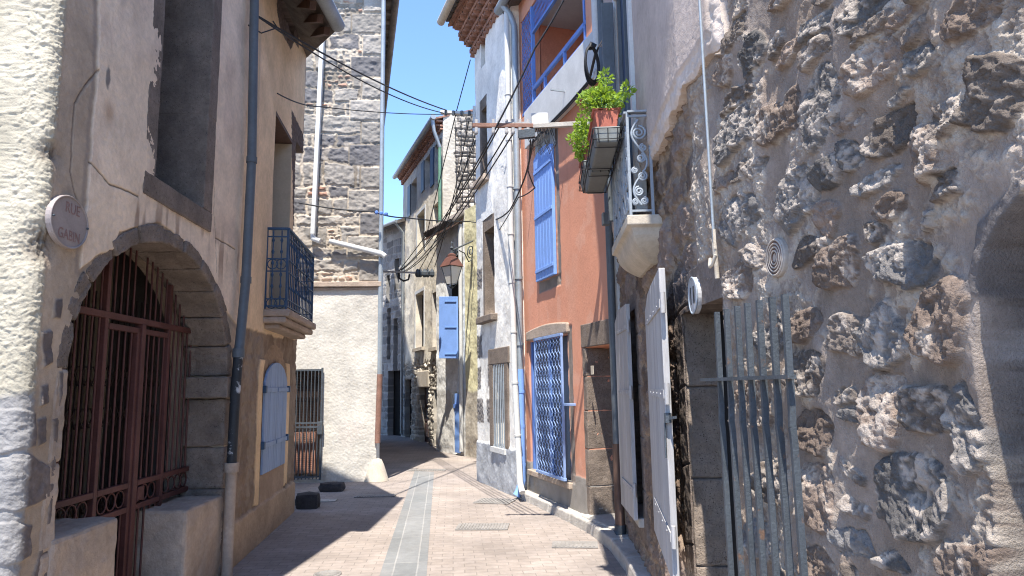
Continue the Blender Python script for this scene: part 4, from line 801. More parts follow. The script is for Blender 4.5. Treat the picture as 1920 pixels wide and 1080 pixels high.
# closed upper shutter, curved head
b = MB(); n = 6; cu_ = (osx[0] + osx[1]) / 2; hw = (osx[1] - osx[0]) / 2
for i in range(n):
    u0 = osx[0] + (osx[1] - osx[0]) * i / n + .004; u1 = osx[0] + (osx[1] - osx[0]) * (i + 1) / n - .004
    t0, t1 = [osx[3] - .16 + .14 * math.sqrt(max(0, 1 - ((u - cu_) / (hw * 1.08)) ** 2)) for u in (u0, u1)]; b.wprism(WO, [(u0, osx[2]), (u1, osx[2]), (u1, t1), (u0, t0)], .01, .055)
sh = b.build('shutter', M_LBLUE, H8, bevel=.005); b = MB()
for t in (.06, .47, .82): b = MB(); z = osx[2] + (osx[3] - osx[2]) * t; b.wbox(WO, osx[0] + .0, osx[1] - .03, z, z + .045, .058, .072); b.build('strap', M_LBLUE, sh, bevel=.004)
b = MB(); b.wbox(WO, osx[0] - .05, osx[1] + .02, osx[3] - .12, osx[3] + .22, .004, .012); b.build('shutter_head', M_ZINC, H8)
# doorway of dark stone at the near end
b = MB(); u_ = od[1]; z = 2.04
for h in (.34, .40, .44, .42, .44):
    b.wbox(WO, u_ - .003, u_ + .09 + random.uniform(-.02, .03), z - h + .006, z, -.46, .012 + random.uniform(0, .006)); z -= h
worn(b.build('door_jamb', M_BASALT, H8, bevel=.01), 4, .015, .1); b = MB(); b.wbox(WO, .0, od[1] + .12, 2.045, 2.32, -.44, .02); b.build('lintel', M_BASALT, H8, bevel=.01)
b = MB(); b.wbox(WO, .0, od[1], .0, 2.05, -.52, -.46); dr = b.build('door', M_DARKWOOD, H8); b = MB()
for z in (.25, .95): b.wbox(WO, .15, od[1] - .12, z, z + .55, -.46, -.44)
b.build('panel', M_DARKWOOD, dr, bevel=.01); b = MB(); b.lathe(WO.P(od[1] - .1, 1.05, -.44), [(.02, 0), (.03, .03), (.012, .05)], 10, (*WO.frame(.5)[:2], WO.frame(.5)[2])); b.build('handle', M_RUST, dr)
b = MB(); b.wbox(WO, .05, od[1] + .06, -.05, .13, -.45, .10); worn(b.build('doorstep', M_CONC, H8, bevel=.015), 4, .015, .15)
b = MB(); q = WO.uv(1114, 694); b.wbox(WO, q[0] - .035, q[0] + .035, q[1] - .05, q[1] + .05, .02, .028); b.top('number_plate', M_CREAM, 'small cream plate on the dark lintel of the orange house doorway', 'plate', bevel=.002)
# loggia: slab band, ceiling, rails, side lattice
b = MB(); b.wbox(WO, .02, WO.uv(983, 250, .11)[0], 5.10, 5.67, .0, .11); b.build('slab_edge', M_WHITEP, H8, bevel=.01)
b = MB()
for k in (.35, .75): b = MB(); u = .02 + (lf) * k; b.wbox(WO, u - .008, u + .008, 5.3, 5.32, .1, .30); b.build('rail_spike', M_ZINC, H8)
b = MB(); b.wbox(WO, .02, lf + .1, 7.36, 7.43, -1.9, -.33); b.build('ceiling', M_PLANKW, H8); b = MB(); b.wbox(WO, .02, OE, 5.60, 5.66, -1.9, -.33); b.build('loggia_floor', M_CONC, H8); b = MB(); b.wbox(WO, lf - .02, lf + .1, 5.66, 7.36, -1.9, -.33); b.build('loggia_side_wall', M_ORANGE, H8)
LR = thing('loggia_railing', None, None, (0, 0, 0)); LR.parent = H8; b = MB()
b.wbox(WO, ol[0], lf, 5.77, 5.82, -.06, .0); b.wbox(WO, ol[0], lf - .5, 5.99, 6.05, -.04, .005)
for u in (lf - .5, ol[0] + .05): b.wbox(WO, u - .02, u + .02, 5.8, 7.35, -.05, .005)
for k in (.3, .6): u = ol[0] + (lf - ol[0]) * k; b.wbox(WO, u - .02, u + .02, 5.82, 5.99, -.04, 0)
b.wbox(WO, ol[0], lf - .53, 6.90, 6.94, -.045, .0); b.build('rail_frame', M_BLUE, LR, bevel=.003); b = MB()
for i in range(13):
    for ph in (0, 1):
        pts = [WO.P(lf - .48 + .48 * (((j + ph * 2) % 4 in (1, 3)) * .5 + ((j + ph * 2) % 4 == 2)) / 7 + .48 * (i % 7) / 7, 5.82 + 1.53 * j / 32, -.02 + .006 * ph) for j in range(33)]
        if i < 7: b.tube(pts, .005, 4)
for i in range(40):
    u = ol[0] + .06 + (lf - .55 - ol[0]) * i / 40
    b.bar(WO.P(u, 6.94, -.02), WO.P(u + .12, 7.34, -.02), .007, .007); b.bar(WO.P(u + .12, 6.94, -.03), WO.P(u, 7.34, -.03), .007, .007)
b.build('lattice', M_BLUE, LR)
b = MB(); q = [WO.P(-.2, 7.75, .2), WO.P(OE + .1, 7.75, .2), WO.P(OE + .1, 9.0, -4), WO.P(-.2, 9.0, -4)]; b.prism(q, [p - (0, 0, .1) for p in q]); b.build('roof', M_TILE_D, H8); b = MB(); b.tube([WO.P(-.2, 7.70, .27), WO.P(OE + .12, 7.70, .27)], .075, 12); b.build('gutter', M_ZINC, H8)
b = MB(); b.wbox(WO, -.02, .24, 2.33, 7.70, .003, .035); b.build('pilaster', M_WHITEP, H8, bevel=.006)
# blue and grey downpipe between white and orange houses
dp = thing('downpipe', 'grey downpipe with bright blue lower half between the white and the orange house', 'downpipe', WO.px(985, 925, .1)); uo = OE - .20
pz = [WO.P(OE - .14, 7.66, .27), WO.P(OE - .17, 7.5, .16), WO.P(uo, 7.3, .10), WO.P(uo, 1.85, .10)]; b = MB(); b.tube(pz, .05, 12); b.build('pipe', M_ZINC, dp)
b = MB(); b.tube([WO.P(uo, 1.85, .10), WO.P(uo - .01, .25, .10), WO.P(uo - .03, .1, .16), WO.P(uo - .03, .04, .2)], .056, 12); b.build('foot_pipe', M_LBLUE, dp); b = MB()
for z in (5.6, 4.6, 3.2, 2.2, .45, 1.0, 1.5): b = MB(); b.tube([WO.P(uo, z, .1), WO.P(uo, z + .04, .1)], .064, 12); b.build('collar', M_ZINC if z > 2 else M_LBLUE, dp)
# kerb along the right side
kp = [WO.P(OE + .1, 0, .16), WO.P(OE - .8, 0, .15), WO.P(1.2, 0, .16), WO.P(.35, 0, .20)]
WR = Wall([(1.19, .1), (.955, 3.45), (1.14, 7.26)], 1); UJ = WR.cu[1]; RE = WR.cu[-1]
kp += [WR.P(RE - .5, 0, .19), WR.P(RE - 1.4, 0, .14), WR.P(UJ, 0, .13), WR.P(.3, 0, .13)]
kb = [p + np.array([.5, .1, 0]) for p in kp]; b = MB(); n = 40
def along(pl, t):
    L = np.cumsum([0] + [np.linalg.norm(pl[i + 1] - pl[i]) for i in range(len(pl) - 1)]); q = t * L[-1]; i = min(np.searchsorted(L, q, side='right') - 1, len(pl) - 2); return pl[i] + (pl[i + 1] - pl[i]) * ((q - L[i]) / (L[i + 1] - L[i]))
for i in range(14):
    t0, t1 = i / 14 + .0006, (i + 1) / 14 - .0006; a, c = along(kp, t0), along(kp, t1); h = .105 + random.uniform(-.006, .006)
    b.hexa([a - (0, 0, .1), c - (0, 0, .1), along(kb, t1) - (0, 0, .1), along(kb, t0) - (0, 0, .1), a + (.025, 0, h), c + (.025, 0, h), along(kb, t1) + (0, 0, h), along(kb, t0) + (0, 0, h)])
o = worn(b.build('kerb', M_CONC, None, bevel=.018), 3, .02, .15); o['kind'] = 'structure'

# ------------------------------------------------------------------ right: rubble stone house
H9 = thing('rubble_stone_house', 'rough rubble stone house with pink plastered upper storey on the right', 'house', (1.2, 4, 0))
rd = (WR.uv(1372, 760)[0], WR.uv(1292, 800)[0], -.1, 1.99); rw = rc(WR, 1176, 600, 1209, 965); rw = (rw[0], rw[1], .50, 2.25)
STN = [(1380,60,22,25),(1415,95,20,35),(1365,125,14,32),(1457,80,12,20),(1535,45,25,25),(1487,95,20,15),(1392,170,30,20),(1388,250,30,50),(1467,220,42,38),(1540,95,25,30),(1545,205,30,70),(1635,120,55,45),(1630,50,35,20),(1620,15,35,28),(1695,12,30,18),(1722,50,22,18),(1737,105,28,38),(1840,30,62,45),(1870,180,58,65),(1690,185,20,14),(1600,225,30,18),(1670,255,45,45),(1600,290,16,30),(1740,290,40,55),(1780,235,35,40),(1640,350,40,20),(1670,390,22,22),(1780,355,30,30),(1500,370,38,55),(1375,345,22,16),(1420,320,25,22),(1395,410,35,35),(1555,410,20,35),(1520,465,30,22),(1685,497,55,40),(1570,500,40,40),(1645,440,20,18),(1740,415,12,20),(1395,520,20,40),(1430,475,22,22),(1555,325,20,30),
 (1515,605,32,35),(1585,625,22,45),(1645,630,38,45),(1770,590,52,75),(1592,745,16,15),(1600,780,14,12),(1655,765,32,75),(1740,765,45,50),(1815,800,26,100),(1535,810,32,45),(1600,885,15,13),(1705,925,65,75),(1540,935,35,60),(1605,955,18,20),(1605,1020,28,20),(1550,1055,26,28),(1600,1070,12,12),(1675,1060,25,20),(1810,1050,48,32),(1520,700,35,40),(1450,640,26,30),(1420,760,24,40),(1450,900,24,40),(1430,1020,26,36),(1480,-40,40,30),(1560,-50,40,30),(1760,-50,50,30),(1660,-60,30,25),(1500,1130,40,40),(1640,1150,60,50),(1760,1180,60,60),(1900,1150,60,50)]
ARC = WR.poly([(1925, 372), (1890, 415), (1858, 470), (1842, 540), (1838, 640), (1846, 800), (1862, 980), (1870, 1120)]); ARC = [(ARC[0][0] - .6, ARC[0][1] + .1), (ARC[0][0] - .3, ARC[0][1] + .16)] + ARC + [(ARC[-1][0], -.2), (ARC[0][0] - .6, -.2)]
VOU = [WR.poly(l) for l in ([(1925, 330), (1835, 420), (1815, 545), (1842, 560), (1858, 470), (1890, 415), (1925, 372)],)]
sden = [(*WR.uv(x, y), abs(WR.uv(x + hw, y)[0] - WR.uv(x - hw, y)[0]) / 2, abs(WR.uv(x, y + hh)[1] - WR.uv(x, y - hh)[1]) / 2) for x, y, hw, hh in STN]
def f_rub(U, Z):
    wu = (fbm(U * 6, Z * 6, 4, 903) - .5) * .10; wv = (fbm(U * 6, Z * 6, 4, 933) - .5) * .10; f = fbm(U * 45, Z * 45, 4, 904); g = fbm(U * 12, Z * 12, 5, 905, .6); big = fbm(U * 2.2, Z * 1.5, 3, 906); rdg = fbm(U * 11, Z * 2.2, 3, 907)
    near = sm(UJ + .08, UJ - .02, U + wu * .4)
    fine = fbm(U * 24, Z * 28, 5, 941, .72); pat = sm(.46, .56, fbm(U * 5 + wu * 8, Z * 2.6, 5, 942, .6)); rdg = vnoise(U * 5.5 + wu * 9, Z * 1.3, 907)
    H = near * ((big - .5) * .06 + (rdg - .5) * .026 + .035 * (fbm(U * 2.6, Z * 4.2, 2, 951) - .5)) + (f - .5) * .003 + (g - .5) * .008 + near * pat * (.005 + .036 * (fine - .5))
    K = mixc(col(.25, .20, .162, U), col(.33, .27, .225, U), sm(.35, .65, big)) * (.82 + .36 * g)[..., None]
    K = mixc(K, col(.47, .40, .325, U), near * pat * sm(.40, .55, fine) * .8)  # paler raised mortar: dust plus sunlit speckle put into the colour
    K = mixc(K, col(.30, .215, .15, U), .45 * sm(.56, .68, fbm(U * 3, Z * 3, 4, 915)))
    rg = np.random.RandomState(3)
    for i, (a, c, ru, rz_) in enumerate(sden):
        mk = (np.abs(U - a) < ru * 2) & (np.abs(Z - c) < rz_ * 2)
        if not mk.any(): continue
        u = U[mk] + wu[mk] * 1.0; z = Z[mk] + wv[mk] * 1.0; t = rg.uniform(-.5, .5); x = ((u - a) * math.cos(t) + (z - c) * math.sin(t) * ru / rz_) / ru; y = (-(u - a) * math.sin(t) * rz_ / ru + (z - c) * math.cos(t)) / rz_
        pw = rg.uniform(2.4, 5); r = (np.abs(x) ** pw + np.abs(y) ** pw) ** (1 / pw) + .22 * (fbm(u * 13 + i, z * 13, 3, 870) - .5); m = sm(1.03, .975, r); tone = rg.uniform(.65, 1.35); h = rg.uniform(.006, .022) * min(1, rz_ * 11); fn_ = fine[mk]; po = sm(.60, .70, vnoise(u * 70, z * 70, 70 + i))
        chip = fbm(u * 9 + i, z * 10, 6, 960 + i, .60); base = np.array([[.175, .142, .118], [.155, .142, .132], [.20, .15, .118]][i % 3]) * tone
        tl = rg.uniform(.04, .18); tu = rg.uniform(.0, .24); lean = -tl * np.clip(z - c, -.09, .09) + tu * np.clip(u - a, -.09, .09)
        H[mk] = H[mk] * (1 - .35 * m) + m * (lean + .012 + h * (1.05 - .35 * r ** 2) + .064 * (chip - .5) - .008 * np.exp(-((r - 1.0) / .06) ** 2) + .012 * (fn_ - .5) - .006 * po); kk = base * (.75 + .5 * f[mk])[:, None]; lit_dust = (sm(.43, .53, fbm(u * 7, z * 7, 5, 990 + i)) * (1 - .7 * po) * sm(.35, .6, fn_))[:, None] * .8  # pale dust on rough parts, also painting their sunlit highlights into the colour
        lit_dust = lit_dust * (.25 if i in (17, 18, 50) else 1); kk = kk * (.75 if i in (17, 18, 50) else 1); kk = kk * (1 - lit_dust) + np.array([.47, .40, .335]) * lit_dust; K[mk] = K[mk] * (1 - m[:, None]) + kk * m[:, None]
    # far half: big dark blocks in earth mortar
    dd, rid = courses(U, Z, .16, .34, .18, .5, 921, .09); st = sm(.0, .06, dd + .03 * (g - .5)); fr_ = 1 - near; Hf = -.02 + st * (.02 + .03 * (rid - .5)) + .055 * (g - .5) + .02 * (fine - .5); H = H * near + fr_ * Hf
    Kf = mixc(col(.31, .23, .16, U), col(.185, .14, .115, U) * (.6 + .8 * rid)[..., None], st) * (.7 + .6 * g)[..., None]; Kf = mixc(Kf, col(.22, .15, .105, U), .5 * sm(.5, .65, fbm(U * 4, Z * 4, 4, 925))); K = mixc(K, Kf, fr_)
    # dressed jambs and lintel of the door and of the window
    for (u0, u1, z0, z1), wdt in ((rd, .22), (rw, .16)):
        d = np.maximum(np.maximum(u0 - U, U - u1), Z - z1); d = np.where(U < u0, 9, d) if wdt == .22 else d
        m = sm(wdt, wdt - .02, d + wu * .3) * (Z > z0 - .2); jj = sm(.0, .012, np.abs((Z + .1 * np.sin(U * 3)) % .43 - .21)); H = H * (1 - m) + m * (.012 + .012 * (g - .5) - .01 * (1 - jj)); K = mixc(K, col(.20, .16, .135, U) * (.7 + .6 * f)[..., None], m)
    # arch of smooth pitted stone, set back
    m = sm(-.012, .012, polyd(U + wu * .12, Z, ARC)); vo = sm(-.01, .01, polyd(U + wu * .2, Z, VOU[0])); H = H * (1 - vo) + vo * (.012 + (f - .5) * .006); K = mixc(K, col(.17, .15, .14, U), vo)
    zj = (Z - 1.66 + .02 * np.sin(U * 20)); jn = sm(.05, .03, np.abs(zj + .10 * (g - .5))); pit = vnoise(U * 95, Z * 95, 77) * vnoise(U * 50, Z * 50, 78)
    H = H * (1 - m) + m * (-.14 - .008 * sm(.42, .6, pit)); K = mixc(K, mixc(col(.12, .108, .104, U) * (.85 + .3 * big)[..., None], col(.05, .045, .042, U), sm(.40, .52, pit)), m); K = mixc(K, col(.33, .30, .28, U), m * jn * .8)
    for px_c in ((1463, 483), (1309, 554)):
        a, c = WR.uv(*px_c); q = sm(.16, .10, np.hypot(U - a, Z - c)); H = H * (1 - q) + q * (.004 + .2 * H)
    return H, K
us = np.concatenate([np.arange(0, .7, .02), np.arange(.7, UJ, .0036), np.arange(UJ, RE, .0095), [RE]]); zz = np.concatenate([np.arange(-.1, 4.3, .0042), np.arange(4.32, 6.6, .06)])
grid('wall', WR, us, zz, f_rub, M_ROUGH, H9, [rd, rw], .34)
b = MB(); b.wbox(WR, 0, UJ, -.1, 6.6, -3, -.36); b.wbox(WR, UJ, RE, -.1, 6.6, -3, -.36); b.build('rear_wall', M_RENDER, H9)
b = MB(); b.wbox(WR, rd[0], rd[1], -.05, 2.0, -.33, -.17); b.build('door', M_DARK, H9); b = MB(); z = 2.0
for h in (.42, .5, .46, .4, .3): b.wbox(WR, rd[1] - .015 - random.uniform(0, .015), rd[1] + .03, z - h + .006, z, -.32, .004); z -= h
worn(b.build('door_jamb', mat('brown_basalt', (.25, .20, .16), .9, .25, 5, .8, 80, pits=.5, pscale=90), H9, bevel=.01), 4, .02, .08); b = MB(); b.wbox(WR, rw[0], rw[1], rw[2], rw[3], -.33, -.27); b.build('window', M_DARK, H9); b = MB(); b.wbox(WR, rw[0] - .04, rw[1] + .04, rw[2] - .07, rw[2] + .006, -.26, .06); b.build('sill', M_CONC, H9, bevel=.01)
# plaster of the upper storey, its ragged lower edge standing proud of the stones
pa, pz0 = WR.uv(1236, 270, .05); pb_, pz1 = WR.uv(1343, 62, .05); pu = WR.uv(1344, 40, .05)[0]; wf = rc(WR, 1150, -40, 1206, 400); pzl = (pz0 + pz1) / 2
fd = (WR.uv(1207, 300)[0], WR.uv(1207, 300)[0] + .92, 2.98, 5.2)
def f_pla(U, Z):
    f = fbm(U * 60, Z * 60, 3, 1003); wn = fbm(U * 2, Z * 2, 4, 1004); e = np.minimum(sm(0, .06, Z - pzl + .03), sm(0, .05, U - pu)); lip = sm(.13, .09, Z - pzl + .05 * (fbm(U * 7, Z * 7, 4, 1010) - .5)); rim = np.maximum(lip, sm(.13, .09, U - pu))
    K = mixc(col(.50, .41, .35, U) * (.95 + .1 * wn)[..., None], col(.56, .47, .40, U), rim); return .055 + (wn - .5) * .008 + (f - .5) * .003 - .02 * (1 - e) - .012 * rim + rim * .02 * (fbm(U * 20, Z * 20, 4, 1011) - .5), K
ragged = lambda u, z: (z < pzl + .05 * (vnoise(u * 6, u * 0, 5) - .5) + .012 * (vnoise(u * 25, u * 0, 6) - .5) ) | (u < pu + .03 * (vnoise(z * 13, z * 0, 8) - .5))
grid('plaster', WR, np.arange(pu - .05, RE - .02, .009), np.concatenate([np.arange(pzl - .06, pzl + .2, .003), np.arange(pzl + .2, 5.2, .011), np.arange(5.25, 6.6, .1)]), f_pla, M_WALL, H9, [ragged, (fd[0], fd[1], 2.9, 5.2)], .12)
b = MB(); q = [WR.P(.0, 6.62, .3), WR.P(UJ, 6.62, .3), WR.P(RE, 6.62, .3), WR.P(RE, 7.8, -4), WR.P(0, 7.8, -4)]; b.prism(q, [p - (0, 0, .1) for p in q]); b.build('roof', M_TILE, H9)
# french window with open shutter, scrolled balcony on a moulded corbel
b = MB(); b.wbox(WR, fd[0] - .10, fd[0] - .003, 2.9, 5.3, .0, .085); b.wbox(WR, fd[1] + .003, fd[1] + .1, 2.9, 5.3, .0, .08); b.wbox(WR, fd[0] - .003, fd[1] + .003, 5.2, 5.32, .0, .083); b.build('window_surround', M_WHITEP, H9, bevel=.006)
b = MB(); b.wbox(WR, fd[0], fd[1], 2.98, 5.2, .004, .02); o = b.build('french_window', M_SLATE, H9); b = MB()
for u in (fd[0] + .03, fd[0] + .46, fd[1] - .04): b.wbox(WR, u - .025, u + .025, 2.98, 5.2, .022, .05)
b.build('frame', M_BLUEGREY, o)
b = MB(); q0 = WR.P(fd[1] - .02, 3.1, .06); ofx = solve_off(WR, fd[1] - .02, 4.4, 1162); b.wbox(WR, fd[1] - .06, fd[1] - .02, 3.05, 5.15, .09, .20); b.build('shutter', M_BLUEGREY, H9, bevel=.006)
bn = WR.uv(1223, 300, .03)[0]; bz0 = WR.uv(1223, 410, .03)[1]; bz1 = WR.uv(1223, 198, .03)[1]; bo2 = solve_off(WR, bn, (bz0 + bz1) / 2, 1179); bf = bn + 1.05
b = MB()
rings = [(bz0 - .004, .03, -.03), (bz0 - .07, .03, -.03), (bz0 - .085, .0, .0), (bz0 - .11, -.01, .01)] + [(bz0 - .11 - .19 * t, -.01 - (bo2 - .03) * (.15 * t + .75 * t ** 2.2), .01 + .20 * t ** 1.6) for t in np.linspace(.1, 1, 9)]
vs = []; 
for z, o_, i_ in rings: vs += [WR.P(bn + i_, z, -.05), WR.P(bf - i_, z, -.05), WR.P(bf - i_, z, bo2 + o_), WR.P(bn + i_, z, bo2 + o_)]
b.add(vs, [(0, 3, 2, 1), tuple(4 * len(rings) - 4 + k for k in range(4))] + [(4 * r + k, 4 * r + (k + 1) % 4, 4 * r + 4 + (k + 1) % 4, 4 * r + 4 + k) for r in range(len(rings) - 1) for k in range(4)])
b.build('balcony_slab', M_CREAM, H9, bevel=.006)
RR = thing('balcony_railing', None, None, (0, 0, 0)); RR.parent = H9; b = MB(); cs = [(bn, .04), (bn, bo2), (bf, bo2), (bf, .04)]
for (x0, o0), (x1, o1) in zip(cs[:-1], cs[1:]):
    b.bar(WR.P(x0, bz1, o0), WR.P(x1, bz1, o1), .045, .014)
    for z in (bz0 + .03, bz1 - .03): b.bar(WR.P(x0, z, o0), WR.P(x1, z, o1), .014, .014)
for u, o_ in cs: b.bar(WR.P(u, bz0, o_), WR.P(u, bz1, o_), .018, .018)
b.build('rail_frame', M_WIREPALE, RR); b = MB()
def spiral(org, ax, az_, r, turns, a0, sgn=1):
    n = int(turns * 16); return [org + ax * (r * (1 - .82 * i / n)) * math.cos(a0 + sgn * turns * 2 * math.pi * i / n) + az_ * (r * (1 - .82 * i / n)) * math.sin(a0 + sgn * turns * 2 * math.pi * i / n) for i in range(n + 1)]
def scrolls(b, P0, ax, wdt, h):                          # one column of S scrolls in a panel wdt wide, h tall
    Z_ = np.array([0, 0, 1.]); lay = [(.82, .5, .40, 1), (.66, .3, .20, -1), (.55, .42, .25, 1), (.42, .78, .16, -1), (.36, .4, .27, 1), (.20, .6, .26, -1), (.10, .35, .20, 1), (.09, .80, .16, -1)]
    for zf, xf, rf, sg_ in lay: b.tube(spiral(P0 + ax * wdt * xf + Z_ * h * zf, ax, Z_, rf * wdt, 1.9, math.pi / 2, sg_), .0085, 6)
    pts = [P0 + ax * wdt * (.5 + .38 * math.sin(t * 2 * math.pi * 1.5)) + Z_ * h * (.96 - .9 * t) for t in np.linspace(0, 1, 40)]; b.tube(pts, .0085, 6)
n_, d_ = WR.frame(bn)[2], WR.frame(bn)[0]; P0 = WR.P(bn, bz0 + .03, .05); scrolls(b, P0, n_, bo2 - .06, bz1 - bz0 - .06)
for k in range(4): scrolls(b, WR.P(bn + (bf - bn) * (k + .06) / 4, bz0 + .03, bo2), d_, (bf - bn) / 4 * .9, bz1 - bz0 - .06); b.bar(WR.P(bn + (bf - bn) * (k + 1) / 4, bz0, bo2), WR.P(bn + (bf - bn) * (k + 1) / 4, bz1, bo2), .014, .014)
b.build('scrollwork', M_WIREPALE, RR)
# flower troughs on the rail and their plants
def trough(u0, u1, oc, zt_, label, inner):
    t = thing('flower_box', label, 'flower box', WR.P((u0 + u1) / 2, zt_ - .13, oc), 'flower boxes hung on the balcony rail'); b = MB(); w0, w1 = .075, .095; b.hexa([WR.P(u, z, oc + s_ * (w0 if z < zt_ - .06 else w1)) for z in (zt_ - .12, zt_) for u, s_ in ((u0, -1), (u1, -1), (u1, 1), (u0, 1))]); b.build('trough', M_TROUGH, t, bevel=.012)
    b = MB()
    for z in (zt_ - .02, zt_ - .10): q = [WR.P(u, z, oc + s_ * .105) for u, s_ in ((u0 - .015, -1), (u1 + .015, -1), (u1 + .015, 1), (u0 - .015, 1))]; b.tube(q, .005, 5, True)
    for u in (u0 + .08, u1 - .08): b.tube([WR.P(u, zt_ + .02, bo2), WR.P(u, zt_ - .02, oc - .1), WR.P(u, zt_ - .13, oc - .09), WR.P(u, zt_ - .13, oc + .09), WR.P(u, zt_ - .02, oc + .105)], .005, 5)
    for s_ in (-.07, 0, .07): b.tube([WR.P(u0 - .012, zt_ - .02, oc + s_), WR.P(u0 - .006, zt_ - .125, oc + s_ * .9)], .004, 5)
    b.build('wire_holder', M_WIRE, t)
    if inner:
        b = MB(); b.hexa([WR.P(u, z, oc + s_ * (.07 if z < zt_ else .09)) for z in (zt_ - .01, zt_ + .135) for u, s_ in ((u0 + .02, -1), (u1 - .02, -1), (u1 - .02, 1), (u0 + .02, 1))]); o = b.build('planter', M_TERRA, t, bevel=.008)
        b = MB(); q = [WR.P(u, zt_ + .135, oc + s_ * .094) for u, s_ in ((u0 + .015, -1), (u1 - .015, -1), (u1 - .015, 1), (u0 + .015, 1))]; b.tube(q, .009, 6, True); b.build('rim', M_TERRA, o)
    return t
def leaves(b, c, rad, n, size, rg, droop=.3, axw=None):
    for _ in range(n):
        d = rg.normal(size=3); d /= np.linalg.norm(d); r = rg.uniform(.25, 1) ** .5; lump = .75 + .5 * vnoise(np.array([d[0] * 2.2 + 5]), np.array([d[2] * 2.2 + d[1] * 1.7]), 31)[0]; p = c + d * r * lump * np.array(rad)
        a = d + rg.normal(size=3) * .6 + np.array([0, 0, .5 - droop]); a /= np.linalg.norm(a); s_ = np.cross(a, rg.normal(size=3)); s_ /= np.linalg.norm(s_); nn = np.cross(a, s_); L_ = size * rg.uniform(.6, 1.35); w_ = L_ * .30
        b.add([p, p + a * L_ * .45 + s_ * w_ + nn * .12 * L_, p + a * L_, p + a * L_ * .45 - s_ * w_ + nn * .12 * L_], [(0, 1, 2), (0, 2, 3)])
def plant(uc_, oc, zb, dims, n, label, seed, m, lean=(0, 0, 0)):
    t = thing('balcony_plant', label, 'plant', WR.P(uc_, zb, oc), 'leafy plants in the balcony boxes'); rg = np.random.RandomState(seed); b = MB(); c = WR.P(uc_, zb + dims[2] * .75, oc) + np.array(lean); stems = MB()
    for k in range(16):
        e = c + rg.normal(size=3) * np.array(dims) * .55 + (0, 0, dims[2] * .2); s0 = WR.P(uc_ + rg.uniform(-.1, .1), zb - .03, oc + rg.uniform(-.04, .04)); mid = (s0 + e) / 2 + rg.normal(size=3) * .02; stems.tube([s0, mid, e], [.004, .003, .002], 4); leaves(b, e, np.array(dims) * .36, n // 16, .036, rg)
    leaves(b, c, dims, n // 2, .036, rg); b.build('foliage', m, t); stems.build('stem', M_GREENP, t)
ocA = bo2 + .125; uA, ztA = WR.uv(1139, 236, ocA); uB, ztB = WR.uv(1136, 268, ocA); uC, ztC = WR.uv(1113, 299, ocA); uB = uA + (uC - uA) * .5; LB = (uC - uA) * .5 - .03
trough(uA, uA + LB, ocA, ztA, 'grey trough with red planter nearest on the balcony rail', True); trough(uB, uB + LB, ocA, ztA, 'bare grey trough in the middle of the balcony rail', False); trough(uC, uC + LB, ocA, ztC, 'grey trough with red planter at the far end of the balcony rail', True)
plant(uA + .12, ocA, ztA + .12, (.115, .15, .125), 1000, 'bright green bushy plant in the nearest balcony box', 5, M_LEAF, (-.02, 0, .0)); plant(uC + .10, ocA, ztC + .12, (.125, .17, .15), 1000, 'yellowish green plant in the farthest balcony box', 8, M_LEAF, (-.04, 0, -.02))
# pale boarded shutters folded back by the ground floor window
def board_shutter(c4, off0, off1, nb_, th, label):
    (x0, y0), (x1, y1), (x2, y2), (x3, y3) = c4             # near top, far top, far bottom, near bottom
    n0, f0 = WR.uv((x0 + x3) / 2, (y0 + y3) / 2, off0)[0], WR.uv((x1 + x2) / 2, (y1 + y2) / 2, off1)[0]; zt_ = (WR.uv(x0, y0, off0)[1] + WR.uv(x1, y1, off1)[1]) / 2; zb_ = (WR.uv(x3, y3, off0)[1] + WR.uv(x2, y2, off1)[1]) / 2
    A = lambda t, z, o=0: WR.P(n0 + (f0 - n0) * t, z, off0 + (off1 - off0) * t + o)
    b = MB()
    for i in range(nb_):
        t0, t1 = i / nb_ + .006, (i + 1) / nb_ - .006; e0, e1 = [.0 if t < .6 else -.10 * ((t - .6) / .4) ** 2 for t in (t0, t1)]
        b.prism([A(t0, zb_), A(t1, zb_), A(t1, zt_ + e1), A(t0, zt_ + e0)], [A(t0, zb_, -th), A(t1, zb_, -th), A(t1, zt_ + e1, -th), A(t0, zt_ + e0, -th)])
    sh = b.build('shutter', M_SHUT_R, H9, bevel=.004, label=label)
    for z in (zb_ + .22, (zt_ + zb_) / 2 + .12, zt_ - .22):
        b = MB(); b.prism([A(-.02, z, .008), A(.8, z, .008), A(.8, z + .045, .008), A(-.02, z + .045, .008)], [A(-.02, z, .001), A(.8, z, .001), A(.8, z + .045, .001), A(-.02, z + .045, .001)]); b.tube([A(-.03, z - .03, -.01), A(-.03, z + .08, -.01)], .014, 8)
        for t in (.1, .3, .5, .7): q = A(t, z + .022, .008); b.lathe(q, [(.007, 0), (.005, .004)], 8, (*WR.frame(n0)[:2], WR.frame(n0)[2]))
        b.build('hinge', M_SHUT_R, sh)
    return n0, zt_, zb_
sA = board_shutter([(1242, 512), (1209, 546), (1226, 1018), (1254, 1052)], .17, .06, 4, .035, 'nearer pale grey board shutter folded back')
b = MB(); b.bar(WR.P(sA[0] - .01, 1.42, .16), WR.P(sA[0] - .07, 1.43, .13), .012, .014); b.lathe(WR.P(sA[0] - .01, 1.40, .16), [(.02, 0), (.02, .05)], 8); b.tube([WR.P(sA[0], 1.40, .175), WR.P(sA[0], 1.22, .178)], .006, 6); b.build('shutter_latch', M_IRON, H9)
sB = board_shutter([(1175, 579), (1152, 577), (1164, 950), (1187, 966)], .10, .12, 3, .035, 'farther pale grey board shutter folded back')
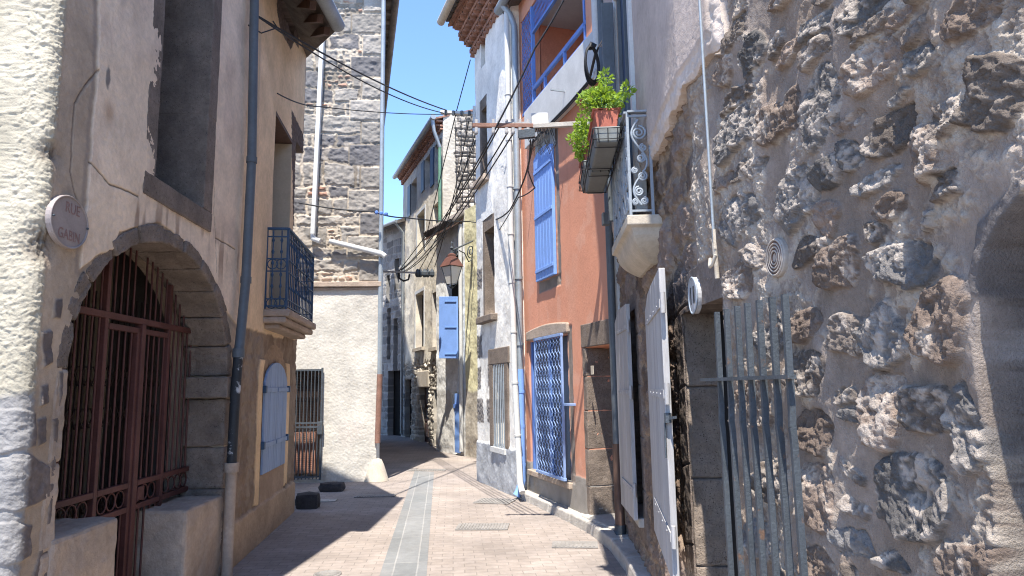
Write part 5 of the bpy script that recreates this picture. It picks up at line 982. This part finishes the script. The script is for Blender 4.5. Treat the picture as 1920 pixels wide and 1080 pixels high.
# open iron bar gate standing against the wall
GB = thing('bar_gate', None, None, (0, 0, 0)); GB.parent = H9; b = MB(); xs_ = (1344, 1362, 1382, 1401, 1423, 1447, 1471); og = .10
for i, x in enumerate(xs_):
    y = 585 - 33 * i / 6; u, zt_ = WR.uv(x, y, og); u -= .0; k = .012
    pts = [WR.P(u, .10, og + .004), WR.P(u, 1.40, og + .004), WR.P(u, 1.45, og + .007), WR.P(u, 1.50, og + .004), WR.P(u, zt_, og)]
    for a_, c_ in zip(pts[:-1], pts[1:]): b.bar(a_, c_, .021, .019, (0, 1, 0))
b.build('gate_bars', M_IRON, GB); b = MB(); ua, zx = WR.uv(1334, 712, og - .02); ub_, zy = WR.uv(1506, 706, og - .02); b.bar(WR.P(ua, zx, og + .018), WR.P(ub_, zy, og + .018), .03, .014); b.build('cross_bar', M_IRON, GB)
# small fittings on the stone wall
def disc(W, u, z, ru, rz_, o0, o1, n=28): return [W.P(u + ru * math.cos(2 * math.pi * i / n), z + rz_ * math.sin(2 * math.pi * i / n), o1) for i in range(n)], [W.P(u + ru * math.cos(2 * math.pi * i / n), z + rz_ * math.sin(2 * math.pi * i / n), o0) for i in range(n)]
vu, vz = WR.uv(1463, 483); r_ = .075; t = thing('vent_cover', 'round cream vent cover with ringed slots on the rubble wall', 'vent', WR.P(vu, vz - r_, .03)); b = MB(); b.prism(*disc(WR, vu, vz, r_, r_, -.02, .022)); b.build('plate', M_CREAM, t, bevel=.006); b = MB()
M_VENT = mat('vent_cream', (.38, .33, .28), .7); t.children[0].data.materials[0] = M_VENT
for k in (.8, .62, .44, .26): b.tube(ring(vu, vz, r_ * k, .023, WR, 24), .0035, 5, True)
b.build('slots', M_BROWNWOOD, t); b = MB()
for k in (.9, .71, .53, .35): b.tube(ring(vu, vz, r_ * k, .023, WR, 24), .0045, 5, True)
b.build('rings', M_VENT, t)
hu, hz = WR.uv(1309, 554); t = thing('house_number', 'oval enamel house number plate 11 above the stone doorway', 'number plate', WR.P(hu, hz - .1, .03)); b = MB(); b.prism(*disc(WR, hu, hz, .085, .095, .0, .03)); b.build('plate', M_SHUT_R, t, bevel=.005); text('11', WR, hu, hz - .005, .0312, .13, M_BLACK, t, -1); b = MB(); b.tube(ring(hu, hz, .083, .041, WR, 28), .004, 5, True) if 0 else b.tube([WR.P(hu + .083 * math.cos(a), hz + .093 * math.sin(a), .03) for a in np.linspace(0, 2 * math.pi, 29)[:-1]], .005, 5, True); b.build('rim', M_WIREPALE, t)
t = thing('tie_rod', 'thin steel rod hanging down the stone wall, ending in a white hook', 'rod', WR.px(1345, 520, .06)); b = MB(); p0, p1 = WR.px(1308, -60, .09), WR.px(1339, 455, .07); b.tube([p0, p1], .007, 8); b.build('rod', M_ZINC, t); b = MB(); p2 = WR.px(1345, 522, .06)
b.bar(p1 + (0, 0, .06), p1 - (0, 0, .03), .022, .012); b.tube([p1, p2], .011, 8); a_, u_, n_ = WR.frame(1.); q = WR.px(1343, 490, .07); b.tube([q - a_ * .05 + u_ * .02 + n_ * .02, q - a_ * .03 - u_ * .02 + n_ * .03, q + n_ * .03 - u_ * .025, q + a_ * .03 - u_ * .01 + n_ * .02, q + a_ * .045 + u_ * .02 + n_ * .01], .008, 8); b.build('hook', M_CREAM, t)
# pipe at the joint of the orange and stone houses
t = thing('downpipe', 'grey pipe in the corner between the dark doorway and the pale shutter', 'downpipe', WR.P(RE - .08, 0, .1)); b = MB(); b.tube([WR.P(RE - .05, 6.5, .08), WR.P(RE - .07, 1.0, .08)], .042, 10); b.build('pipe', M_BLUEGREY, t); b = MB(); b.tube([WR.P(RE - .07, 1.0, .08), WR.P(RE - .09, .14, .08)], .05, 10); b.build('foot_pipe', M_RUST if 0 else M_BROWNWOOD, t); b = MB(); b.tube([WR.P(RE - .09, .2, .08), WR.P(RE - .09, .13, .08), WR.P(RE - .09, .10, .12)], .062, 10); b.build('shoe', M_IRON, t)
b = MB(); p0 = WR.P(RE - .02, 6.5, .16); b.tube([WO.P(.10, 7.65, .12), WO.P(.10, 5.0, .12)], .05, 10); b.top('pipe', M_WHITEP, 'white upright pipe beside the coiled black cable', 'pipe')
b = MB(); q = WR.uv(1136, 412, .0); p = at(1136, 411, 6.9); b.box(p, .08, .08, .13); b.top('junction_box', M_BLUEGREY, 'small blue grey box on the white strip below the balcony', 'junction box', bevel=.008)

# ------------------------------------------------------------------ street lamp, brackets, cables
LD = 15.3; lp = lambda x, y: at(x, y, LD); t = thing('wall_lantern', 'old copper roofed wall lantern hanging from a scrolled bracket', 'street lamp', lp(847, 540)); X_ = np.array([1., 0, 0]); Z_ = np.array([0, 0, 1.]); px_ = lambda d: d * LD / F
c = lp(847, 500); b = MB(); b.lathe(c, [(px_(23), 0), (px_(12), px_(17)), (px_(8), px_(19)), (px_(8), px_(23)), (px_(4), px_(26))], 4); b.build('lamp_roof', M_COPPER, t); b = MB(); b.lathe(c - Z_ * px_(34), [(px_(9), 0), (px_(19), px_(33))], 4); gl_ = b.build('glass', M_LGLASS, t); b = MB()
for k in range(4): a = k * math.pi / 2; v = np.array([math.cos(a), math.sin(a), 0]); b.tube([c + v * px_(19.5) - Z_ * 0, c - Z_ * px_(34) + v * px_(9.5), c - Z_ * px_(40) + v * px_(3)], .009, 5)
b.tube([c - Z_ * px_(34) + px_(9.5) * np.array([math.cos(a), math.sin(a), 0]) for a in np.arange(4) * math.pi / 2], .014, 5, True); b.lathe(c - Z_ * px_(42), [(.02, 0), (px_(4), px_(2)), (.02, px_(5))], 8); b.lathe(c + Z_ * px_(26), [(px_(3), 0), (.02, px_(8)), (px_(4), px_(10)), (.02, px_(13)), (px_(2), px_(20)), (.01, px_(23))], 8); b.build('lamp_frame', M_IRON, t)
b = MB(); wp = WN.px(886, 452, .02); top_ = lp(847, 470); b.tube([top_, wp], .02, 6); dv = (wp - top_); b.tube(spiral(top_ + dv * .22 - Z_ * .10, dv / np.linalg.norm(dv), Z_, .09, 1.5, 1.57), .014, 5); b.tube(spiral(top_ + dv * .9 - Z_ * .22, dv / np.linalg.norm(dv), Z_, .16, 1.6, -1.57, -1), .014, 5); b.tube([top_ + dv * .35 - Z_ * .08, top_ + dv * .6 - Z_ * .2, top_ + dv * .8 - Z_ * .45, wp - Z_ * .45], .014, 5); b.build('bracket', M_IRON, t)
BD = 7.05; bp = lambda x, y: at(x, y, BD); t = thing('cable_beam', 'rusty iron beam carrying white insulators out over the street', 'bracket', bp(980, 250)); b = MB(); b.bar(bp(886, 235), bp(1005, 236), .035, .045); b.build('beam', M_RUST, t, bevel=.004); b = MB(); b.bar(bp(1000, 237), WR.P(RE - .3, bp(1000, 237)[2], -.05), .045, .05); b.build('arm', M_BROWNWOOD if 0 else M_CONC, t, bevel=.004); b = MB()
for x in (893, 925, 950, 962, 975, 990): b.bar(bp(x, 224), bp(x, 246), .03, .03); b.lathe(bp(x, 252), [(.012, 0), (.02, .015), (.02, .035), (.008, .045)], 8)
b.bar(bp(952, 232), bp(992, 231), .02, .03); b.build('insulator', M_SHUT_R, t)
b = MB(); q = [bp(996, 212), bp(1028, 210), bp(1029, 236), bp(997, 238)]; b.prism(q, [p + (0, .16, 0) for p in q]); b.top('meter_box', M_WHITEP, 'white square cable box at the end of the rusty beam', 'cable box', bevel=.006)
b = MB(); b.bar(bp(972, 253), bp(1003, 250), .06, .09)
for k in range(7): b.tube([bp(973 + k * 4.5, 246), bp(973 + k * 4.5, 258)], .012, 6)
b.top('terminal_block', M_SLATE if 0 else M_IRON, 'dark finned terminal block slung under the rusty beam', 'cable fitting')
t = thing('cable_rack', 'white perforated steel rack with black cables at the corner of the white house', 'bracket', WW.px(905, 222, .2)); b = MB(); b.bar(at(826, 210, 12.3), at(917, 215, 12.3), .07, .05); b.bar(at(889, 200, 12.3), at(889, 248, 12.3), .10, .05); b.build('bar', M_WHITEP, t); b = MB()
for x in (836, 850, 866, 880, 897, 910): b.tube([at(x, 208, 12.25), at(x, 216, 12.25)], .03, 6)
b.build('clamp', M_IRON, t)
t = thing('cable_rack', 'pale metal arm with wires across the lane below the small far eave', 'bracket', at(745, 511, 16)); b = MB(); b.bar(at(718, 509, 16), at(795, 512, 16), .05, .04); b.build('bar', M_CONC, t); b = MB()
for x in (783, 788, 796, 802, 810): b.lathe(at(x, 512, 16) - (0, 0, .1), [(.03, 0), (.06, .05), (.06, .12), (.02, .2)], 8)
b.build('insulator', M_IRON, t); b = MB(); b.tube([at(x, y, 16) for x, y in ((748, 512), (749, 522), (757, 527), (766, 524), (768, 514))], .025, 6); b.build('loop', M_WIRE, t)
def cable(label, pts, r=.008, sag=0.0, n=20, m=None, name='cable', grp='black cables strung across the street'):
    P_ = [p if len(p) == 3 and not isinstance(p, tuple) else at(*p) for p in pts]; out = []
    for a, c in zip(P_[:-1], P_[1:]):
        for i in range(n): k = i / n; out.append(a * (1 - k) + c * k - np.array([0, 0, sag * 4 * k * (1 - k)]))
    out.append(P_[-1]); b = MB(); b.tube(out, r, 6); return b.top(name, m or M_WIRE, label, 'cable', grp)
cable('upper of the two long cables from the pale wall to the white rack', [(446, 8, 6.3), (838, 207, 12.3)], .011, .10)
cable('lower of the two long cables from the pale wall to the white rack', [(470, 22, 6.4), (832, 212, 12.3)], .009, .16)
cable('short cable looping at the blue grey downpipe', [(446, 8, 6.3), (462, 45, 6.3), (490, 62, 6.35), (520, 52, 6.5), (512, 40, 6.6)], .007, 0, 8)
cable('thin cable from above the tall window to the pale wall bracket', [(388, -10, 6.), (410, 14, 6.1), (446, 26, 6.2)], .006, 0, 8)
cable('thin cable from the yellow wall hook across the grey stone wall to the rack', [(520, 175, 7.4), (600, 200, 9), (850, 214, 12.3)], .008, .04)
cable('cable carrying blue insulators from the stone wall corner to the canopy', [(560, 380, 11.9), (700, 397, 12.0), (760, 408, 13.5), (882, 415, 15.5)], .014, .03)
cable('steep cable from the tiled eave corner down to the rack', [(882, 112, 12.2), (856, 208, 12.3), (800, 440, 15), (748, 508, 16)], .010, 0)
cable('thick cable rising past the loggia to the beam', [(1062, -10, 6.6), (1003, 90, 6.8), (926, 246, 7.05)], .010, .02)
cable('cable rising past the loggia pillar to the beam', [(1040, 5, 6.5), (965, 235, 7.0)], .008, .03) if 0 else None
ends = [(748, 508, 16), (752, 507, 16), (757, 509, 16), (762, 508, 16), (785, 508, 16), (800, 506, 16), (815, 500, 15.5)]
strt = [(926, 248, 7.05), (935, 240, 7.05), (951, 250, 7.05), (963, 249, 7.05), (905, 225, 12.2), (897, 230, 12.2), (880, 222, 12.2)]
labs = ['lowest of the cables sweeping from the rusty beam to the far arm', 'second cable up of those sweeping from the rusty beam to the far arm', 'cable from the third insulator of the rusty beam to the far arm', 'cable from the insulator nearest the white box to the far arm', 'cable falling from the right end of the white rack to the far arm', 'cable falling from the middle of the white rack past the far canopy', 'cable falling from the left of the white rack down the rubble gable']
for a, c, l in zip(strt, ends, labs): cable(l, [a, c], .009, .22)
cable('slack cable from the beam round to the canopy hook', [(1000, 262, 7.05), (985, 330, 8.0), (955, 395, 9.5), (925, 412, 11.5), (884, 416, 15)], .011, .03)
cable('twin slack cable dropping from the terminal block to the wall', [(995, 262, 7.05), (990, 320, 8.0), (1003, 352, 8.4), (972, 370, 8.8), (930, 440, 11.4)], .008, .02)
cable('wire from the beam up to the balcony slab', [WO.P(2.2, 5.08, .12), WO.P(1.0, 5.06, .13), WO.P(.3, 5.08, .14), at(1118, 95, 6.85)], .016, 0.0, 6)
cable('second wire along the lower edge of the loggia slab', [WO.P(2.3, 5.05, .13), WO.P(1.0, 5.02, .14), WO.P(.35, 5.05, .14), at(1122, 88, 6.85)], .010, 0.0, 6)
for i in range(3): cable(['left', 'middle', 'right'][i] + ' strand of the pale cables above the black coil', [(1122 + i * 4, 88, 6.7), (1150 + i * 5, 40, 6.6), (1160 + i * 6, -10, 6.5)], .007, .0, 6, M_RENDER, grp='pale cables by the pipe')
b = MB(); cc = at(1110, 122, 6.7)
for k in range(5): b.tube([cc + np.array([(.062 + .006 * k) * math.cos(a) + .012 * math.cos(a + k), .05 * math.cos(a) + .012 * k - .03, (.185 + .007 * k) * math.sin(a)]) for a in np.linspace(0, 2 * math.pi, 30)[:-1]], .011, 6, True)
b.tube([cc + (-.02, 0, .18), cc + (0, 0, .23), cc + (.04, 0, .2)], .03, 6); b.top('cable_coil', M_BLACK, 'coiled black cable hung beside the white pipe', 'cable coil')
# tangle under the white box
b = MB(); rg = random.Random(3)
for k in range(9): x = 1000 + k * 3.5; b.tube([bp(x, 238), bp(x - 6 + rg.uniform(-5, 5), 262), bp(x + rg.uniform(-8, 8), 285 + rg.uniform(-8, 8)), bp(x + 10 + rg.uniform(-6, 6), 268), bp(x + 6, 240)], .0045, 5)
b.top('wire_tangle', M_WIRE, 'tangle of thin black wires below the white cable box', 'wires')
b = MB(); 
for x in (706, 715, 724): b.lathe(at(x, 399 + (x - 706) * .15, 12.05) - (0, 0, .03), [(.015, 0), (.035, .02), (.035, .05), (.015, .07)], 8)
b.top('blue_insulators', M_BLUE, 'three blue insulators threaded on the cable at the stone corner', 'insulators')
# ------------------------------------------------------------------ covers and grates in the paving
def cover(name, px, sx, sy, rot, label, m=M_GREYIRON, slots=9):
    g = ground(*px); t = thing(name, label, 'drain cover', (g[0], g[1], 0), 'covers set in the paving'); b = MB(); b.box((g[0], g[1], .004), sx, sy, .012, rot); b.build('plate', m, t, bevel=.003); b = MB()
    for i in range(slots): k = (i + .5) / slots - .5; b.box((g[0] + k * sx * .92 * math.cos(rot), g[1] + k * sx * .92 * math.sin(rot), .0115), sx / slots * .45, sy * .86, .007, rot)
    b.build('ribs', m, t)
cover('drain_grate', (905, 988), .60, .34, -.06, 'long ribbed iron drain grate in the middle of the lane', slots=16)
cover('drain_grate', (1078, 1022), .46, .26, -.1, 'small iron cover beside the kerb in leaf shadow', slots=10)
cover('drain_grate', (928, 940), .52, .40, -.3, 'flat iron cover in front of the white house', slots=10)
cover('drain_grate', (800, 882), .75, .2, -.1, 'narrow cross drain grate over the gutter strip', slots=20)
cover('drain_grate', (704, 930), .6, .22, .05, 'narrow grate on the shadow line before the cream corner', slots=14)
cover('drain_grate', (609, 939), .33, .2, .05, 'pale slab cover beside the black stone blocks', M_CONC, 1)
g = ground(614, 1077); b = MB(); b.lathe((g[0], g[1], -.005), [(.12, 0), (.12, .012), (.10, .014), (.10, .010), (.02, .011)], 24); b.top('round_cover', M_GREYIRON, 'small round iron cover at the near end of the lane', 'drain cover', 'covers set in the paving')
